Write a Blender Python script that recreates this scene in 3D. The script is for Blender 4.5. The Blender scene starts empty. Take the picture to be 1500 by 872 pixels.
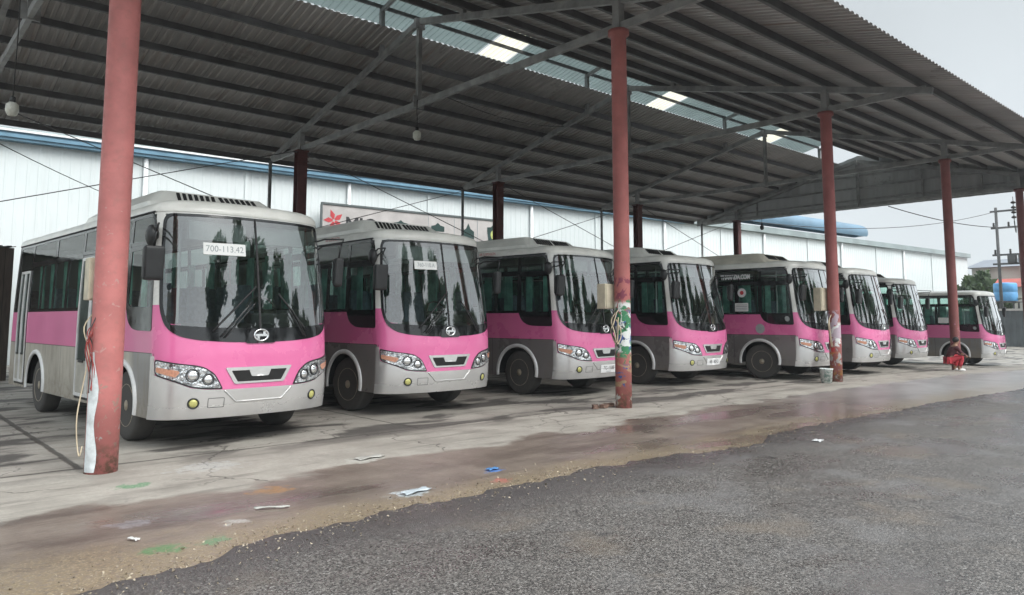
import bpy, bmesh, math, random
import numpy as np
from mathutils import Vector, Matrix
random.seed(7); rng = np.random.default_rng(7)
SC = bpy.context.scene
COL = SC.collection
R = math.radians
PI = math.pi

# ------------------------------------------------------------------ helpers
def link(o, parent=None):
    COL.objects.link(o)
    if parent is not None: o.parent = parent
    return o
def empty(name, loc=(0, 0, 0), rz=0, parent=None):
    o = bpy.data.objects.new(name, None); o.location = loc; o.rotation_euler = (0, 0, rz)
    o.empty_display_size = .3
    return link(o, parent)
def tag(o, label=None, cat=None, group=None, kind=None):
    if label: o['label'] = label
    if cat: o['category'] = cat
    if group: o['group'] = group
    if kind: o['kind'] = kind
    return o

class MB:
    def __init__(s): s.bm = bmesh.new(); s.mi = 0
    def face(s, vs, smooth=False):
        try: f = s.bm.faces.new(vs); f.smooth = smooth; f.material_index = s.mi; return f
        except ValueError: return None
    def v(s, p): return s.bm.verts.new(p)
    def hexa(s, P):
        v = [s.v(p) for p in P]
        for q in ((0, 3, 2, 1), (4, 5, 6, 7), (0, 1, 5, 4), (1, 2, 6, 5), (2, 3, 7, 6), (3, 0, 4, 7)): s.face([v[i] for i in q])
        return s
    def box(s, x0, x1, y0, y1, z0, z1):
        return s.hexa([(x0, y0, z0), (x1, y0, z0), (x1, y1, z0), (x0, y1, z0), (x0, y0, z1), (x1, y0, z1), (x1, y1, z1), (x0, y1, z1)])
    def bar(s, a, b, w, h, up=(0, 0, 1)):
        a, b = Vector(a), Vector(b); d = (b - a).normalized(); u = Vector(up)
        if abs(d.dot(u)) > .98: u = Vector((1, 0, 0))
        sd = d.cross(u).normalized() * w / 2; u = sd.cross(d).normalized() * h / 2
        return s.hexa([a - sd - u, a + sd - u, a + sd + u, a - sd + u, b - sd - u, b + sd - u, b + sd + u, b - sd + u])
    def tube(s, path, r, n=8, caps=True):
        P = [Vector(p) for p in path]; rs = r if isinstance(r, (list, tuple)) else [r] * len(P)
        rings = []; ref = None
        for i, p in enumerate(P):
            d = (P[min(i + 1, len(P) - 1)] - P[max(i - 1, 0)]).normalized()
            if ref is None: ref = Vector((0, 0, 1)) if abs(d.z) < .9 else Vector((1, 0, 0))
            a = d.cross(ref).normalized(); b = d.cross(a).normalized(); ref = -b if False else a.cross(d)
            rings.append([s.v(p + (a * math.cos(2 * PI * k / n) + b * math.sin(2 * PI * k / n)) * rs[i]) for k in range(n)])
        for i in range(len(rings) - 1):
            for k in range(n): s.face([rings[i][k], rings[i][(k + 1) % n], rings[i + 1][(k + 1) % n], rings[i + 1][k]], True)
        if caps: s.face(rings[0][::-1]); s.face(rings[-1])
        return s
    def lathe(s, prof, n=24, axis='z', c=(0, 0, 0), caps=True):
        # prof: (radius, height) list
        C = Vector(c); rings = []
        for r, h in prof:
            ring = []
            for k in range(n):
                a = 2 * PI * k / n; q = (r * math.cos(a), r * math.sin(a), h)
                if axis == 'x': q = (q[2], q[0], q[1])
                if axis == 'y': q = (q[1], q[2], q[0])
                ring.append(s.v(C + Vector(q)))
            rings.append(ring)
        for i in range(len(rings) - 1):
            for k in range(n): s.face([rings[i][k], rings[i][(k + 1) % n], rings[i + 1][(k + 1) % n], rings[i + 1][k]], True)
        if caps:
            s.face(rings[0][::-1]); s.face(rings[-1])
        return s
    def ball(s, c, r, sc=(1, 1, 1), n=12):
        m = Matrix.Translation(c) @ Matrix.Diagonal((*[r * q for q in sc], 1))
        g = bmesh.ops.create_uvsphere(s.bm, u_segments=n, v_segments=max(6, n // 2 + 2), radius=1, matrix=m)
        for v in g['verts']:
            for f in v.link_faces: f.smooth = True; f.material_index = s.mi
        return s
    def prism(s, poly, z0, z1):
        a = [s.v((x, y, z0)) for x, y in poly]; b = [s.v((x, y, z1)) for x, y in poly]; n = len(poly)
        for k in range(n): s.face([a[k], a[(k + 1) % n], b[(k + 1) % n], b[k]])
        s.face(a[::-1]); s.face(b); return s
    def build(s, name, mat, parent=None, bevel=0, seg=2, fixn=True):
        if fixn: bmesh.ops.recalc_face_normals(s.bm, faces=s.bm.faces)
        if bevel: bmesh.ops.bevel(s.bm, geom=s.bm.edges[:], offset=bevel, segments=seg, affect='EDGES', profile=.6, clamp_overlap=True)
        me = bpy.data.meshes.new(name); s.bm.to_mesh(me); s.bm.free()
        for m in (mat if isinstance(mat, (list, tuple)) else [mat]): me.materials.append(m)
        return link(bpy.data.objects.new(name, me), parent)

# ------------------------------------------------------------------ materials
class NT:
    def __init__(s, name):
        s.m = bpy.data.materials.new(name); s.m.use_nodes = True; s.t = s.m.node_tree; s.n = s.t.nodes; s.n.clear()
        s.out = s.n.new('ShaderNodeOutputMaterial'); s._tc = None
    def new(s, typ, **kw):
        n = s.n.new(typ)
        for k, v in kw.items(): setattr(n, k, v)
        return n
    def inp(s, sock, v):
        if isinstance(v, bpy.types.NodeSocket): s.t.links.new(v, sock)
        elif v is not None:
            if sock.type == 'RGBA' and len(v) == 3: v = (*v, 1)
            sock.default_value = v
    def tc(s, k='Object'):
        if not s._tc: s._tc = s.new('ShaderNodeTexCoord')
        return s._tc.outputs[k]
    def xyz(s, v=None):
        n = s.new('ShaderNodeSeparateXYZ'); s.inp(n.inputs[0], v or s.tc()); return n.outputs
    def vec(s, x, y, z):
        n = s.new('ShaderNodeCombineXYZ')
        for i, q in enumerate((x, y, z)): s.inp(n.inputs[i], q)
        return n.outputs[0]
    def mt(s, op, a, b=None, c=None, clamp=False):
        n = s.new('ShaderNodeMath', operation=op, use_clamp=clamp); s.inp(n.inputs[0], a); s.inp(n.inputs[1], b)
        if c is not None: s.inp(n.inputs[2], c)
        return n.outputs[0]
    def vm(s, op, a, b):
        n = s.new('ShaderNodeVectorMath', operation=op); s.inp(n.inputs[0], a); s.inp(n.inputs[1], b); return n.outputs[0]
    def noise(s, scale, v=None, detail=4, rough=.55, col=False, dist=0):
        n = s.new('ShaderNodeTexNoise'); s.inp(n.inputs['Vector'], v or s.tc()); n.inputs['Scale'].default_value = scale
        n.inputs['Detail'].default_value = detail; n.inputs['Roughness'].default_value = rough; n.inputs['Distortion'].default_value = dist
        return n.outputs['Color' if col else 0]
    def vor(s, scale, v=None, out='Distance', feature='F1'):
        n = s.new('ShaderNodeTexVoronoi', feature=feature); s.inp(n.inputs['Vector'], v or s.tc()); n.inputs['Scale'].default_value = scale
        return n.outputs[out]
    def rng(s, v, a, b, c=0., d=1., smooth=True):
        n = s.new('ShaderNodeMapRange', interpolation_type='SMOOTHSTEP' if smooth else 'LINEAR'); n.clamp = True
        for i, q in enumerate((v, a, b, c, d)): s.inp(n.inputs[i], q)
        return n.outputs[0]
    def mix(s, f, a, b, mode='MIX'):
        n = s.new('ShaderNodeMix', data_type='RGBA', blend_type=mode); n.clamp_factor = True
        s.inp(n.inputs[0], f); s.inp(n.inputs[6], a); s.inp(n.inputs[7], b); return n.outputs[2]
    def mul(s, *a):
        r = a[0]
        for b in a[1:]: r = s.mt('MULTIPLY', r, b)
        return r
    def bump(s, h, st=.3, dist=.01, nrm=None):
        n = s.new('ShaderNodeBump'); n.inputs['Strength'].default_value = st; n.inputs['Distance'].default_value = dist
        s.inp(n.inputs['Height'], h)
        if nrm is not None: s.inp(n.inputs['Normal'], nrm)
        return n.outputs[0]
    def pbr(s, col, rough=.5, metal=0., nrm=None, spec=None, coat=None, coatr=.05, trans=None, out=True):
        n = s.new('ShaderNodeBsdfPrincipled')
        s.inp(n.inputs['Base Color'], col); s.inp(n.inputs['Roughness'], rough); s.inp(n.inputs['Metallic'], metal)
        if nrm is not None: s.inp(n.inputs['Normal'], nrm)
        if spec is not None: s.inp(n.inputs['Specular IOR Level'], spec)
        if coat is not None: s.inp(n.inputs['Coat Weight'], coat); s.inp(n.inputs['Coat Roughness'], coatr)
        if out: s.t.links.new(n.outputs[0], s.out.inputs[0]); return s.m
        return n.outputs[0]
    def surf(s, sh): s.t.links.new(sh, s.out.inputs[0]); return s.m
    def mixs(s, f, a, b):
        n = s.new('ShaderNodeMixShader'); s.inp(n.inputs[0], f); s.t.links.new(a, n.inputs[1]); s.t.links.new(b, n.inputs[2]); return n.outputs[0]

def simple(name, col, rough=.5, metal=0., var=.12, scale=6., bump=0., coat=None):
    t = NT(name); n = t.noise(scale, detail=5)
    c = t.mix(t.rng(n, .3, .7), [q * (1 - var) for q in col], [min(1, q * (1 + var)) for q in col])
    nb = t.bump(t.noise(scale * 8, detail=3), bump, .01) if bump else None
    return t.pbr(c, t.rng(n, .2, .8, max(.02, rough - .07), rough + .07), metal, nb, coat=coat)

M = {}
M['rubber'] = simple('black_rubber', (.022, .022, .023), .75, bump=.2)
M['tyre'] = simple('tyre_rubber', (.062, .058, .054), .85, scale=14, bump=.3)
M['rim'] = simple('dusty_rim', (.34, .29, .22), .6, .1, .35, 9)
M['frit'] = simple('glossy_black_surround', (.012, .013, .014), .09, 0, .1)
M['black'] = simple('dark_underbody', (.012, .012, .012), .85)
M['plastic'] = simple('black_plastic', (.02, .021, .022), .38, 0, .15, 12)
M['chrome'] = simple('chrome', (.75, .76, .77), .12, 1.0, .05)
M['lamp_chrome'] = simple('lamp_reflector', (.82, .83, .84), .16, .9, .12, 30)
M['silver'] = None
M['seat'] = simple('seat_fabric', (.14, .17, .21), .9, 0, .25, 20)
M['dash'] = simple('dashboard_plastic', (.05, .052, .055), .6, 0, .1)
M['blind'] = simple('grey_blind', (.35, .37, .37), .7, 0, .08)
M['curtain'] = simple('green_curtain', (.30, .60, .52), .9, 0, .3, 5)
M['paper'] = simple('white_paper', (.78, .79, .77), .7, 0, .03)
M['ink'] = simple('black_ink', (.03, .03, .032), .6)
M['greyink'] = simple('grey_ink', (.30, .33, .34), .6)
M['redink'] = simple('red_lettering', (.5, .06, .07), .5)
M['amber'] = simple('amber_lens', (.55, .27, .18), .18, 0, .15, 40)
M['fogglass'] = simple('yellow_fog_lens', (.62, .60, .22), .12, .3, .1, 30)
M['white'] = simple('white_vinyl', (.8, .8, .8), .4, 0, .04)
M['red'] = simple('red_vinyl', (.55, .05, .06), .4, 0, .04)
M['steel'] = simple('grey_painted_steel', (.27, .275, .275), .55, .1, .25, 3, .1)
M['purlin'] = simple('dark_purlin_steel', (.10, .10, .103), .6, .1, .25, 2)
M['cable'] = simple('cable_sheath', (.03, .03, .03), .6)
M['tan'] = simple('tan_box_paint', (.55, .50, .38), .55, 0, .12, 7)
M['oldrope'] = simple('cream_cable', (.50, .42, .30), .7, 0, .2)
M['orange_cable'] = simple('red_cable', (.30, .045, .04), .6, 0, .3, 30)

def tinted(name, tint, refl=1.0, rough=.015):
    t = NT(name)
    tr = t.new('ShaderNodeBsdfTransparent'); tr.inputs[0].default_value = (*tint, 1)
    gl = t.new('ShaderNodeBsdfGlossy'); gl.inputs['Roughness'].default_value = rough; gl.inputs['Color'].default_value = (1, 1, 1, 1)
    fr = t.new('ShaderNodeFresnel'); fr.inputs[0].default_value = 1.6
    dirt = t.new('ShaderNodeBsdfDiffuse'); dirt.inputs[0].default_value = (.32, .33, .31, 1)
    f = t.mt('MULTIPLY', fr.outputs[0], refl, clamp=True)
    base = t.mixs(t.rng(t.noise(.8, detail=1), .3, .8, .008, .02), tr.outputs[0], dirt.outputs[0])
    return t.surf(t.mixs(f, base, gl.outputs[0]))
M['wsglass'] = tinted('windscreen_glass', (.66, .75, .72), 2.9)
M['glass'] = tinted('tinted_side_glass', (.66, .82, .77), .75)

def paint_mat(name, side, side_front=None, dusty=0.):
    """bus coachwork: pink belt, coloured skirt, cream pillars, black window band"""
    t = NT(name); x, y, z = t.xyz()
    oi = t.new('ShaderNodeObjectInfo').outputs['Random']; sh_ = t.vm('ADD', t.tc(), t.vec(t.mt('MULTIPLY', oi, 37.), t.mt('MULTIPLY', oi, 19.), 0.))
    n1 = t.noise(1.6, sh_, detail=6); streak = t.noise(7, t.vec(t.mt('ADD', t.mt('MULTIPLY', y, 1.6), t.mt('MULTIPLY', oi, 23.)), t.mt('MULTIPLY', x, 1.6), t.mt('MULTIPLY', z, .25)), detail=4)
    pink = t.mix(t.rng(n1, .3, .7), (.70, .15, .345), (.76, .18, .385))
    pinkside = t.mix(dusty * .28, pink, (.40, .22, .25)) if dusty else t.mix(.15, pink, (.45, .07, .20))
    yl = t.mt('SUBTRACT', y, t.mt('MULTIPLY', t.mt('POWER', t.mt('MAXIMUM', t.mt('DIVIDE', t.mt('SUBTRACT', z, 1.15), 1.8), 0.), 1.25), .255))
    isfront = t.rng(yl, .455, .465, 1, 0, False)
    pk = t.mix(isfront, pinkside, pink)
    sd = t.mix(t.rng(n1, .25, .75), [q * .88 for q in side], [q * 1.12 for q in side])
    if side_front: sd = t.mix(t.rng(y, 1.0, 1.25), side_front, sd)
    if dusty:
        sd = t.mix(t.mt('MULTIPLY', t.rng(streak, .45, .75), .55), sd, (.20, .17, .125))
        sd = t.mix(t.rng(z, .85, .38, 0, .6), sd, (.27, .24, .19))
    else:
        sd = t.mix(t.mt('MULTIPLY', t.rng(streak, .5, .8), .35), sd, (.2, .18, .155))
    cream = t.mix(t.rng(n1, .3, .7), (.70, .70, .66), (.78, .78, .74))
    belt = t.mt('LESS_THAN', z, t.mt('SUBTRACT', 1.172, t.mt('MULTIPLY', t.mul(isfront, t.rng(y, .43, .44, 1, 0, False)), .5)))
    c = t.mix(belt, pk, sd)
    hi = t.mix(isfront, (.012, .012, .013), cream)
    top = t.mt('GREATER_THAN', z, t.mt('ADD', t.mt('MULTIPLY', isfront, .05), 1.72))
    c = t.mix(top, c, hi)
    # panel gaps
    gap = t.mt('MULTIPLY', t.mt('LESS_THAN', t.mt('ABSOLUTE', t.mt('SUBTRACT', z, 1.172)), .006), t.mt('SUBTRACT', 1, isfront))
    for yy in (.415, 2.2, 4.32, 6.52):
        g = t.mt('MULTIPLY', t.mt('LESS_THAN', t.mt('ABSOLUTE', t.mt('SUBTRACT', y, yy)), .006), t.mt('LESS_THAN', z, 1.172)); gap = t.mt('MAXIMUM', gap, g)
    c = t.mix(t.mt('MULTIPLY', gap, .8), c, (.03, .03, .03))
    spl = t.mt('MULTIPLY', t.mul(t.rng(z, .95, .36), t.rng(t.noise(9, sh_, detail=6, rough=.65), .36, .75)), t.mt('ADD', .25, t.mt('MULTIPLY', oi, .45)))
    c = t.mix(spl, c, (.16, .135, .105))
    geo = t.new('ShaderNodeNewGeometry')
    c = t.mix(geo.outputs['Backfacing'], c, (.38, .39, .38))
    rough = t.mt('ADD', t.rng(n1, .3, .7, .22, .34), t.mt('MULTIPLY', spl, .5))
    if dusty: rough = t.mt('ADD', rough, t.mt('MULTIPLY', t.mt('SUBTRACT', 1, isfront), .15))
    return t.pbr(c, rough, 0., t.bump(t.noise(1.6, sh_, detail=2), .16, .02), coat=.35, coatr=.08)
M['paint'] = paint_mat('pink_and_grey_coachwork', (.165, .152, .148))
M['paint_dusty_lit'] = paint_mat('dusty_coachwork_with_painted_light', (.44, .41, .35), (.235, .23, .225), .6)  # dusty skirt; its paler rear paints in light from the open left
M['paint_light'] = paint_mat('pink_and_light_grey_coachwork', (.21, .205, .20), None, .2)
def silver_mat():
    t = NT('silver_bumper_paint'); oi = t.new('ShaderNodeObjectInfo').outputs['Random']; sh_ = t.vm('ADD', t.tc(), t.vec(t.mt('MULTIPLY', oi, 37.), 0., 0.)); n = t.noise(2.2, sh_, detail=6); z = t.xyz()[2]
    c = t.mix(t.rng(n, .3, .7), (.60, .595, .585), (.66, .655, .645))
    sp = t.mul(t.rng(z, .56, .36), t.rng(t.noise(3, sh_, detail=7, rough=.6), .3, .8), .35)
    c = t.mix(sp, c, (.34, .32, .29))
    return t.pbr(c, t.mt('ADD', .27, t.mt('MULTIPLY', sp, .4)), .55, coat=.3)
M['silver'] = silver_mat()
M['trim'] = simple('silver_trim', (.70, .70, .69), .35, .15, .1)
M['cream'] = simple('cream_roof_paint', (.74, .74, .69), .36, 0, .10, 2.5, coat=.2)
M['creamdark'] = simple('dull_cream_roof', (.56, .53, .45), .5, 0, .15, 2.5)

# ------------------------------------------------------------------ ground level
def zg(X):
    X = min(X, 36.0); return -0.0012 * max(0, X - 18) ** 2

# ------------------------------------------------------------------ bus shell
HW, L, DF, NF, DR, NR = 1.2, 7.9, .55, 2.5, .3, 3.0
def _half():
    p = []
    for t in np.linspace(0, 1, 60):
        a = t * PI / 2; p.append((HW * math.sin(a) ** (2 / NF), DF - DF * max(0, math.cos(a)) ** (2 / NF)))
    for y in np.linspace(DF, L - DR, 80)[1:-1]: p.append((HW, y))
    for t in np.linspace(0, 1, 30):
        a = t * PI / 2; p.append((HW * max(0, math.cos(a)) ** (2 / NR), L - DR + DR * math.sin(a) ** (2 / NR)))
    return np.array(p)
HP = _half(); HS = np.concatenate([[0], np.cumsum(np.hypot(*np.diff(HP, axis=0).T))]); UMAX = HS[-1]; UC = HS[59]
def Uy(y): return UC + y - DF
def sm(a, b, x):
    t = min(1, max(0, (x - a) / (b - a))); return t * t * (3 - 2 * t)
def S(u, z):
    s = abs(u); x = float(np.interp(s, HS, HP[:, 0])); y0 = y = float(np.interp(s, HS, HP[:, 1]))
    if u < 0: x = -x
    k = max(0, z - 1.5); x *= 1 - .045 * (k / 1.45) ** 1.4
    lean = .30 * max(0, (z - 1.15) / 1.8) ** 1.25 if z > 1.15 else 0.
    low = .06 * max(0, (.75 - z) / .4) ** 2
    y += (lean + low) * (1 - sm(0, 1.6, y0))
    if y0 > L - 1: y -= .06 * max(0, z - 1.2) * sm(L - 1, L, y0)
    return Vector((x, y, z))
def P(u, z, off=0.):
    p = S(u, z)
    if off:
        e = .01; n = (S(u + e, z) - S(u - e, z)).cross(S(u, z + e) - S(u, z - e)).normalized(); p = p + n * off
    return p
def inset(C, w):
    n = len(C); ws = w if isinstance(w, (list, tuple)) else [w] * n; out = []
    for i in range(n):   # edge i goes i -> i+1; interior on the left (CCW)
        def line(k):
            a = Vector(C[k % n]); b = Vector(C[(k + 1) % n]); d = (b - a).normalized(); nn = Vector((-d.y, d.x)); return a + nn * ws[k % n], d
        p, d = line(i - 1); q, e = line(i); cr = d.x * e.y - d.y * e.x
        if abs(cr) < 1e-4: out.append(tuple(q)); continue
        t = ((q.x - p.x) * e.y - (q.y - p.y) * e.x) / cr; out.append(tuple(p + d * t))
    return out
def rpoly(C, r, n=5, ref=None):
    N = len(C); rs = r if isinstance(r, (list, tuple)) else [r] * N; pts = []; ref = ref or C; arcs = []
    for i in range(N):
        a, b, c = Vector(C[i - 1]), Vector(C[i]), Vector(C[(i + 1) % N])
        ra = min(rs[i], .49 * (a - b).length, .49 * (c - b).length); p = b + (a - b).normalized() * ra; q = b + (c - b).normalized() * ra
        arcs.append([p * (1 - t) ** 2 + b * 2 * t * (1 - t) + q * t * t for t in [k / n for k in range(n + 1)]])
    for i in range(N):
        pts += arcs[i]; m = max(1, int((Vector(ref[(i + 1) % N]) - Vector(ref[i])).length / .09)); a, b = arcs[i][-1], arcs[(i + 1) % N][0]
        pts += [a.lerp(b, k / m) for k in range(1, m)]
    return pts
def fill(poly, off, thick=.012, du=.09, dz=.15, M_=P):
    bm = bmesh.new(); vs = [bm.verts.new((p[0], p[1], 0)) for p in poly]; bm.faces.new(vs)
    us = [p[0] for p in poly]; zs = [p[1] for p in poly]
    for ax, lo, hi, st in ((0, min(us), max(us), du), (1, min(zs), max(zs), dz)):
        k = math.ceil(lo / st + .01) * st
        while k < hi - 1e-4:
            bmesh.ops.bisect_plane(bm, geom=bm.verts[:] + bm.edges[:] + bm.faces[:], plane_co=(k, 0, 0) if ax == 0 else (0, k, 0), plane_no=(1, 0, 0) if ax == 0 else (0, 1, 0)); k += st
    bmesh.ops.triangulate(bm, faces=[f for f in bm.faces if len(f.verts) > 4])
    bm.normal_update()
    for f in bm.faces:
        if f.normal.z < 0: f.normal_flip()
    be = [e for e in bm.edges if len(e.link_faces) == 1]
    back = {}
    for e in be:
        for v in e.verts:
            if v not in back: back[v] = bm.verts.new(P(v.co.x, v.co.y, off - thick))
    for e in be:
        l = e.link_loops[0]; a, b = l.vert, l.link_loop_next.vert
        bm.faces.new([b, a, back[a], back[b]])
    inner = set(back.values())
    for v in bm.verts:
        if v not in inner: v.co = P(v.co.x, v.co.y, off)
    for f in bm.faces: f.smooth = True
    mb = MB(); mb.bm.free(); mb.bm = bm
    # keep side skirt crisp
    bmesh.ops.split_edges(bm, edges=[e for e in bm.edges if len(e.link_faces) == 2 and any(v in inner for f in e.link_faces for v in f.verts) and not all(any(v in inner for v in f.verts) for f in e.link_faces)])
    return mb
def ring(outer, inner, off, thick=.012, mb=None):
    mb = mb or MB(); n = len(outer)
    wmax = max((Vector(p) - Vector(q)).length for p, q in zip(outer, inner)); m = max(1, math.ceil(wmax / .05))
    rows = [[mb.v(P(*(Vector(p).lerp(Vector(q), k / m)), off)) for p, q in zip(outer, inner)] for k in range(m + 1)]
    c = [mb.v(P(p[0], p[1], off - thick)) for p in outer]; d = [mb.v(P(p[0], p[1], off - thick)) for p in inner]
    for k in range(n):
        j = (k + 1) % n
        for r in range(m): mb.face([rows[r][k], rows[r][j], rows[r + 1][j], rows[r + 1][k]], m > 1)
        e, f = [mb.v(rows[0][k].co), mb.v(rows[0][j].co)], [mb.v(rows[m][k].co), mb.v(rows[m][j].co)]
        mb.face([c[j], e[1], e[0], c[k]]); mb.face([f[0], f[1], d[j], d[k]])
    return mb
HOLES = []
def window(name, parts, parent, mat_frame, glass, off=.006, pane='pane'):
    """parts: list of (corners, radii, frame widths). One frame mesh, one pane child each."""
    mb = MB(); panes = []
    for C, r, w in parts:
        I = inset(C, w); rr = r if isinstance(r, (list, tuple)) else [r] * len(C)
        o = rpoly(C, r); i = rpoly(I, [max(.02, q * .8) for q in rr], ref=C)
        ring(o, i, off, .014, mb)
        H = rpoly(inset(I, -.02), .02); HOLES.append(np.array([tuple(p) for p in H])); panes.append(rpoly(inset(I, -.012), .02))
    f = mb.build(name, mat_frame, parent, fixn=False)
    for p in panes: fill(p, off - .006, .004).build(pane, glass, f, fixn=False)
    return f
def mirror_u(C): return [(-u, z) for u, z in C][::-1]

def make_bus(door=True):
    root = empty('bus'); HOLES.clear()
    # --- windscreen
    ws = [(-1.17, 1.50), (-1.02, 1.385), (-.80, 1.335), (-.45, 1.305), (0, 1.295), (.45, 1.305), (.80, 1.335), (1.02, 1.385), (1.17, 1.50), (1.245, 1.72), (1.25, 2.2), (1.205, 2.94), (.6, 2.945), (0, 2.947), (-.6, 2.945), (-1.205, 2.94), (-1.25, 2.2), (-1.245, 1.72)]
    wr = [.1, .12, .2, .2, .2, .2, .2, .12, .1, .1, .3, .13, .2, .2, .2, .13, .3, .1]
    lo, sd_ = .16, .045
    ww = [.07, .12, .165, .18, .18, .165, .12, .07, sd_, sd_, sd_, .035, .035, .035, .035, sd_, sd_, sd_]
    w = window('windscreen', [(ws, wr, ww)], root, M['frit'], M['wsglass'], .008, 'windscreen_glass')
    fill([(-.014, 1.46), (.014, 1.46), (.012, 2.93), (-.012, 2.93)], .013, .012).build('divider', M['rubber'], w, fixn=False)
    # --- right-hand side windows and doors (negative u), then left side
    def side(sgn):
        def sg(C): return C if sgn < 0 else mirror_u(C)
        def rad(r): return r if sgn < 0 or not isinstance(r, list) else r[::-1]
        def wd(w_):
            if sgn < 0 or not isinstance(w_, list): return w_
            n = len(w_); return [w_[(n - 2 - k) % n] for k in range(n)]
        up, md, dn = 2.955, 2.57, 1.72
        A = [(-2.335, 1.72), (-2.25, 1.56), (-2.08, 1.47), (-1.9, 1.45), (-1.385, 1.445), (-1.345, 2.55), (-2.335, 2.55)]
        B = [(-2.335, 2.552), (-1.345, 2.552), (-1.31, 2.955), (-2.335, 2.955)]
        fr = window('front_side_window', [(sg(A), rad([.05, .1, .1, .1, .05, .03, .03]), wd([.06, .2, .26, .3, .06, .06, .06])), (sg(B), rad([.03, .03, .2, .03]), .05)], root, M['frit'], M['glass'])
        def pair(u0, u1):
            um = (u0 + u1) / 2
            return window('side_window', [(sg([(u0, dn), (um - .001, dn), (um - .001, md - .001), (u0, md - .001)]), .03, .05), (sg([(um + .001, dn), (u1, dn), (u1, md - .001), (um + .001, md - .001)]), .03, .05),
                                          (sg([(u0, md), (u1, md), (u1, up), (u0, up)]), .03, .045)], root, M['frit'], M['glass'])
        if sgn < 0:
            if door: pair(-3.235, -2.337); pair(-5.91, -4.425); pair(-7.42, -5.912)
            else:
                for a_, b_ in ((-3.70, -2.337), (-4.94, -3.702), (-6.18, -4.942), (-7.42, -6.182)): pair(a_, b_)
            if door: HOLES.append(np.array([(-4.36, 1.2), (-3.3, 1.2), (-3.3, 2.5), (-4.36, 2.5)]))
            if door: window('transom_window', [(sg([(-4.423, md), (-3.237, md), (-3.237, up), (-4.423, up)]), .03, .045)], root, M['frit'], M['glass'])
            window('rear_quarter_window', [(sg([(-8.42, dn), (-7.422, dn), (-7.422, up), (-8.42, up)]), .05, [.05, .05, .05, .05])], root, M['frit'], M['glass'])
            if door: pass
            for nm, u0, u1, zt in ((('passenger_door', -4.40, -3.26, 2.55),) if door else ()) + (('rear_door', -8.12, -7.46, 2.5),):
                d = fill([(u0, .42), (u1, .42), (u1, zt), (u0, zt)], .004, .03, .3, .3).build(nm, M['frit'], root, fixn=False)
                n = 2; wl = (u1 - u0) / n
                for k in range(n):
                    a = u0 + k * wl + .006; b = a + wl - .012
                    o = rpoly([(a, .46), (b, .46), (b, zt - .03), (a, zt - .03)], .02); i = rpoly(inset([(a, .46), (b, .46), (b, zt - .03), (a, zt - .03)], .045), .02, ref=[(a, .46), (b, .46), (b, zt - .03), (a, zt - .03)])
                    lf = ring(o, i, .022).build('door_leaf', M['trim'], d, fixn=False)
                    fill([(a + .04, .5), (b - .04, .5), (b - .04, .98), (a + .04, .98)], .012).build('lower_panel', M['doorlow'], d, fixn=False)
                    fill([(a + .04, .985), (b - .04, .985), (b - .04, zt - .075), (a + .04, zt - .075)], .010).build('door_pane', M['doorglass'], d, fixn=False)
                    fill([(a + wl * .3, .955), (b - wl * .3, .955), (b - wl * .3, .99), (a + wl * .3, .99)], .03, .02).build('handle', M['plastic'], d, fixn=False)
        else:
            for a in (-3.6, -4.9, -6.2, -7.5): pair(a, a + 1.265 if a < -3.7 else -2.337)
    M['doorlow'] = M.get('doorlow') or simple('door_panel_silver', (.40, .38, .33), .45, .1, .2, 4)
    M['doorglass'] = M.get('doorglass') or simple('door_glass', (.055, .075, .07), .06, 0, .2, 3)
    side(-1); side(1)
    uR = UMAX
    # --- body shell grid with the openings left out
    du, dz = .04, .04
    U = np.arange(-UMAX, UMAX + 1e-6, 2 * UMAX / round(2 * UMAX / du)); Z = np.linspace(.38, 2.975, round(2.595 / dz) + 1)
    uc = (U[:-1] + U[1:]) / 2; zc = (Z[:-1] + Z[1:]) / 2; GU, GZ = np.meshgrid(uc, zc, indexing='ij'); cut = np.zeros(GU.shape, bool)
    for h in HOLES:
        ins = np.zeros(GU.shape, bool); n = len(h)
        for k in range(n):
            (x1, y1), (x2, y2) = h[k], h[(k + 1) % n]
            if y1 == y2: continue
            c = ((y1 > GZ) != (y2 > GZ)) & (GU < (x2 - x1) * (GZ - y1) / (y2 - y1) + x1); ins ^= c
        cut |= ins
    WH = ((1.46, .47), (5.78, .47))
    for yw, zw in WH:
        for s_ in (-1, 1): cut |= (GU - s_ * Uy(yw)) ** 2 + (GZ - zw) ** 2 < .545 ** 2
    mb = MB(); nu = len(U); V = {}
    def gv(i, j):
        i = i % (nu - 1)
        if (i, j) not in V: V[i, j] = mb.v(S(float(U[i]), float(Z[j])))
        return V[i, j]
    for i in range(nu - 1):
        for j in range(len(Z) - 1):
            if not cut[i, j]: mb.face([gv(i, j), gv(i + 1, j), gv(i + 1, j + 1), gv(i, j + 1)], True)
    mb.build('body', M['paint'], root, fixn=False)
    # --- roof
    mb = MB(); prof = [(0, 2.968), (.004, 3.0), (.02, 3.05), (.06, 3.095), (.15, 3.13), (.32, 3.16), (.65, 3.185), (1.1, 3.2)]
    us = np.linspace(-UMAX, UMAX, 200)[:-1]; rings = []
    for i_, z in prof:
        rg = []
        for u in us:
            p = S(float(u), 2.97); cy = min(max(p.y, 1.3), L - 1.0); f = i_ / 1.2
            q = P(float(u), 2.97, .012)
            rg.append(mb.v((q.x * (1 - f), q.y + (cy - q.y) * f, z)))
        rings.append(rg)
    for k in range(len(rings) - 1):
        for i in range(len(us)):
            j = (i + 1) % len(us); mb.face([rings[k][i], rings[k][j], rings[k + 1][j], rings[k + 1][i]], True)
    mb.face(rings[-1])
    rf = mb.build('roof', M['cream'], root, fixn=False)
    # --- air conditioner
    mb = MB()
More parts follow.
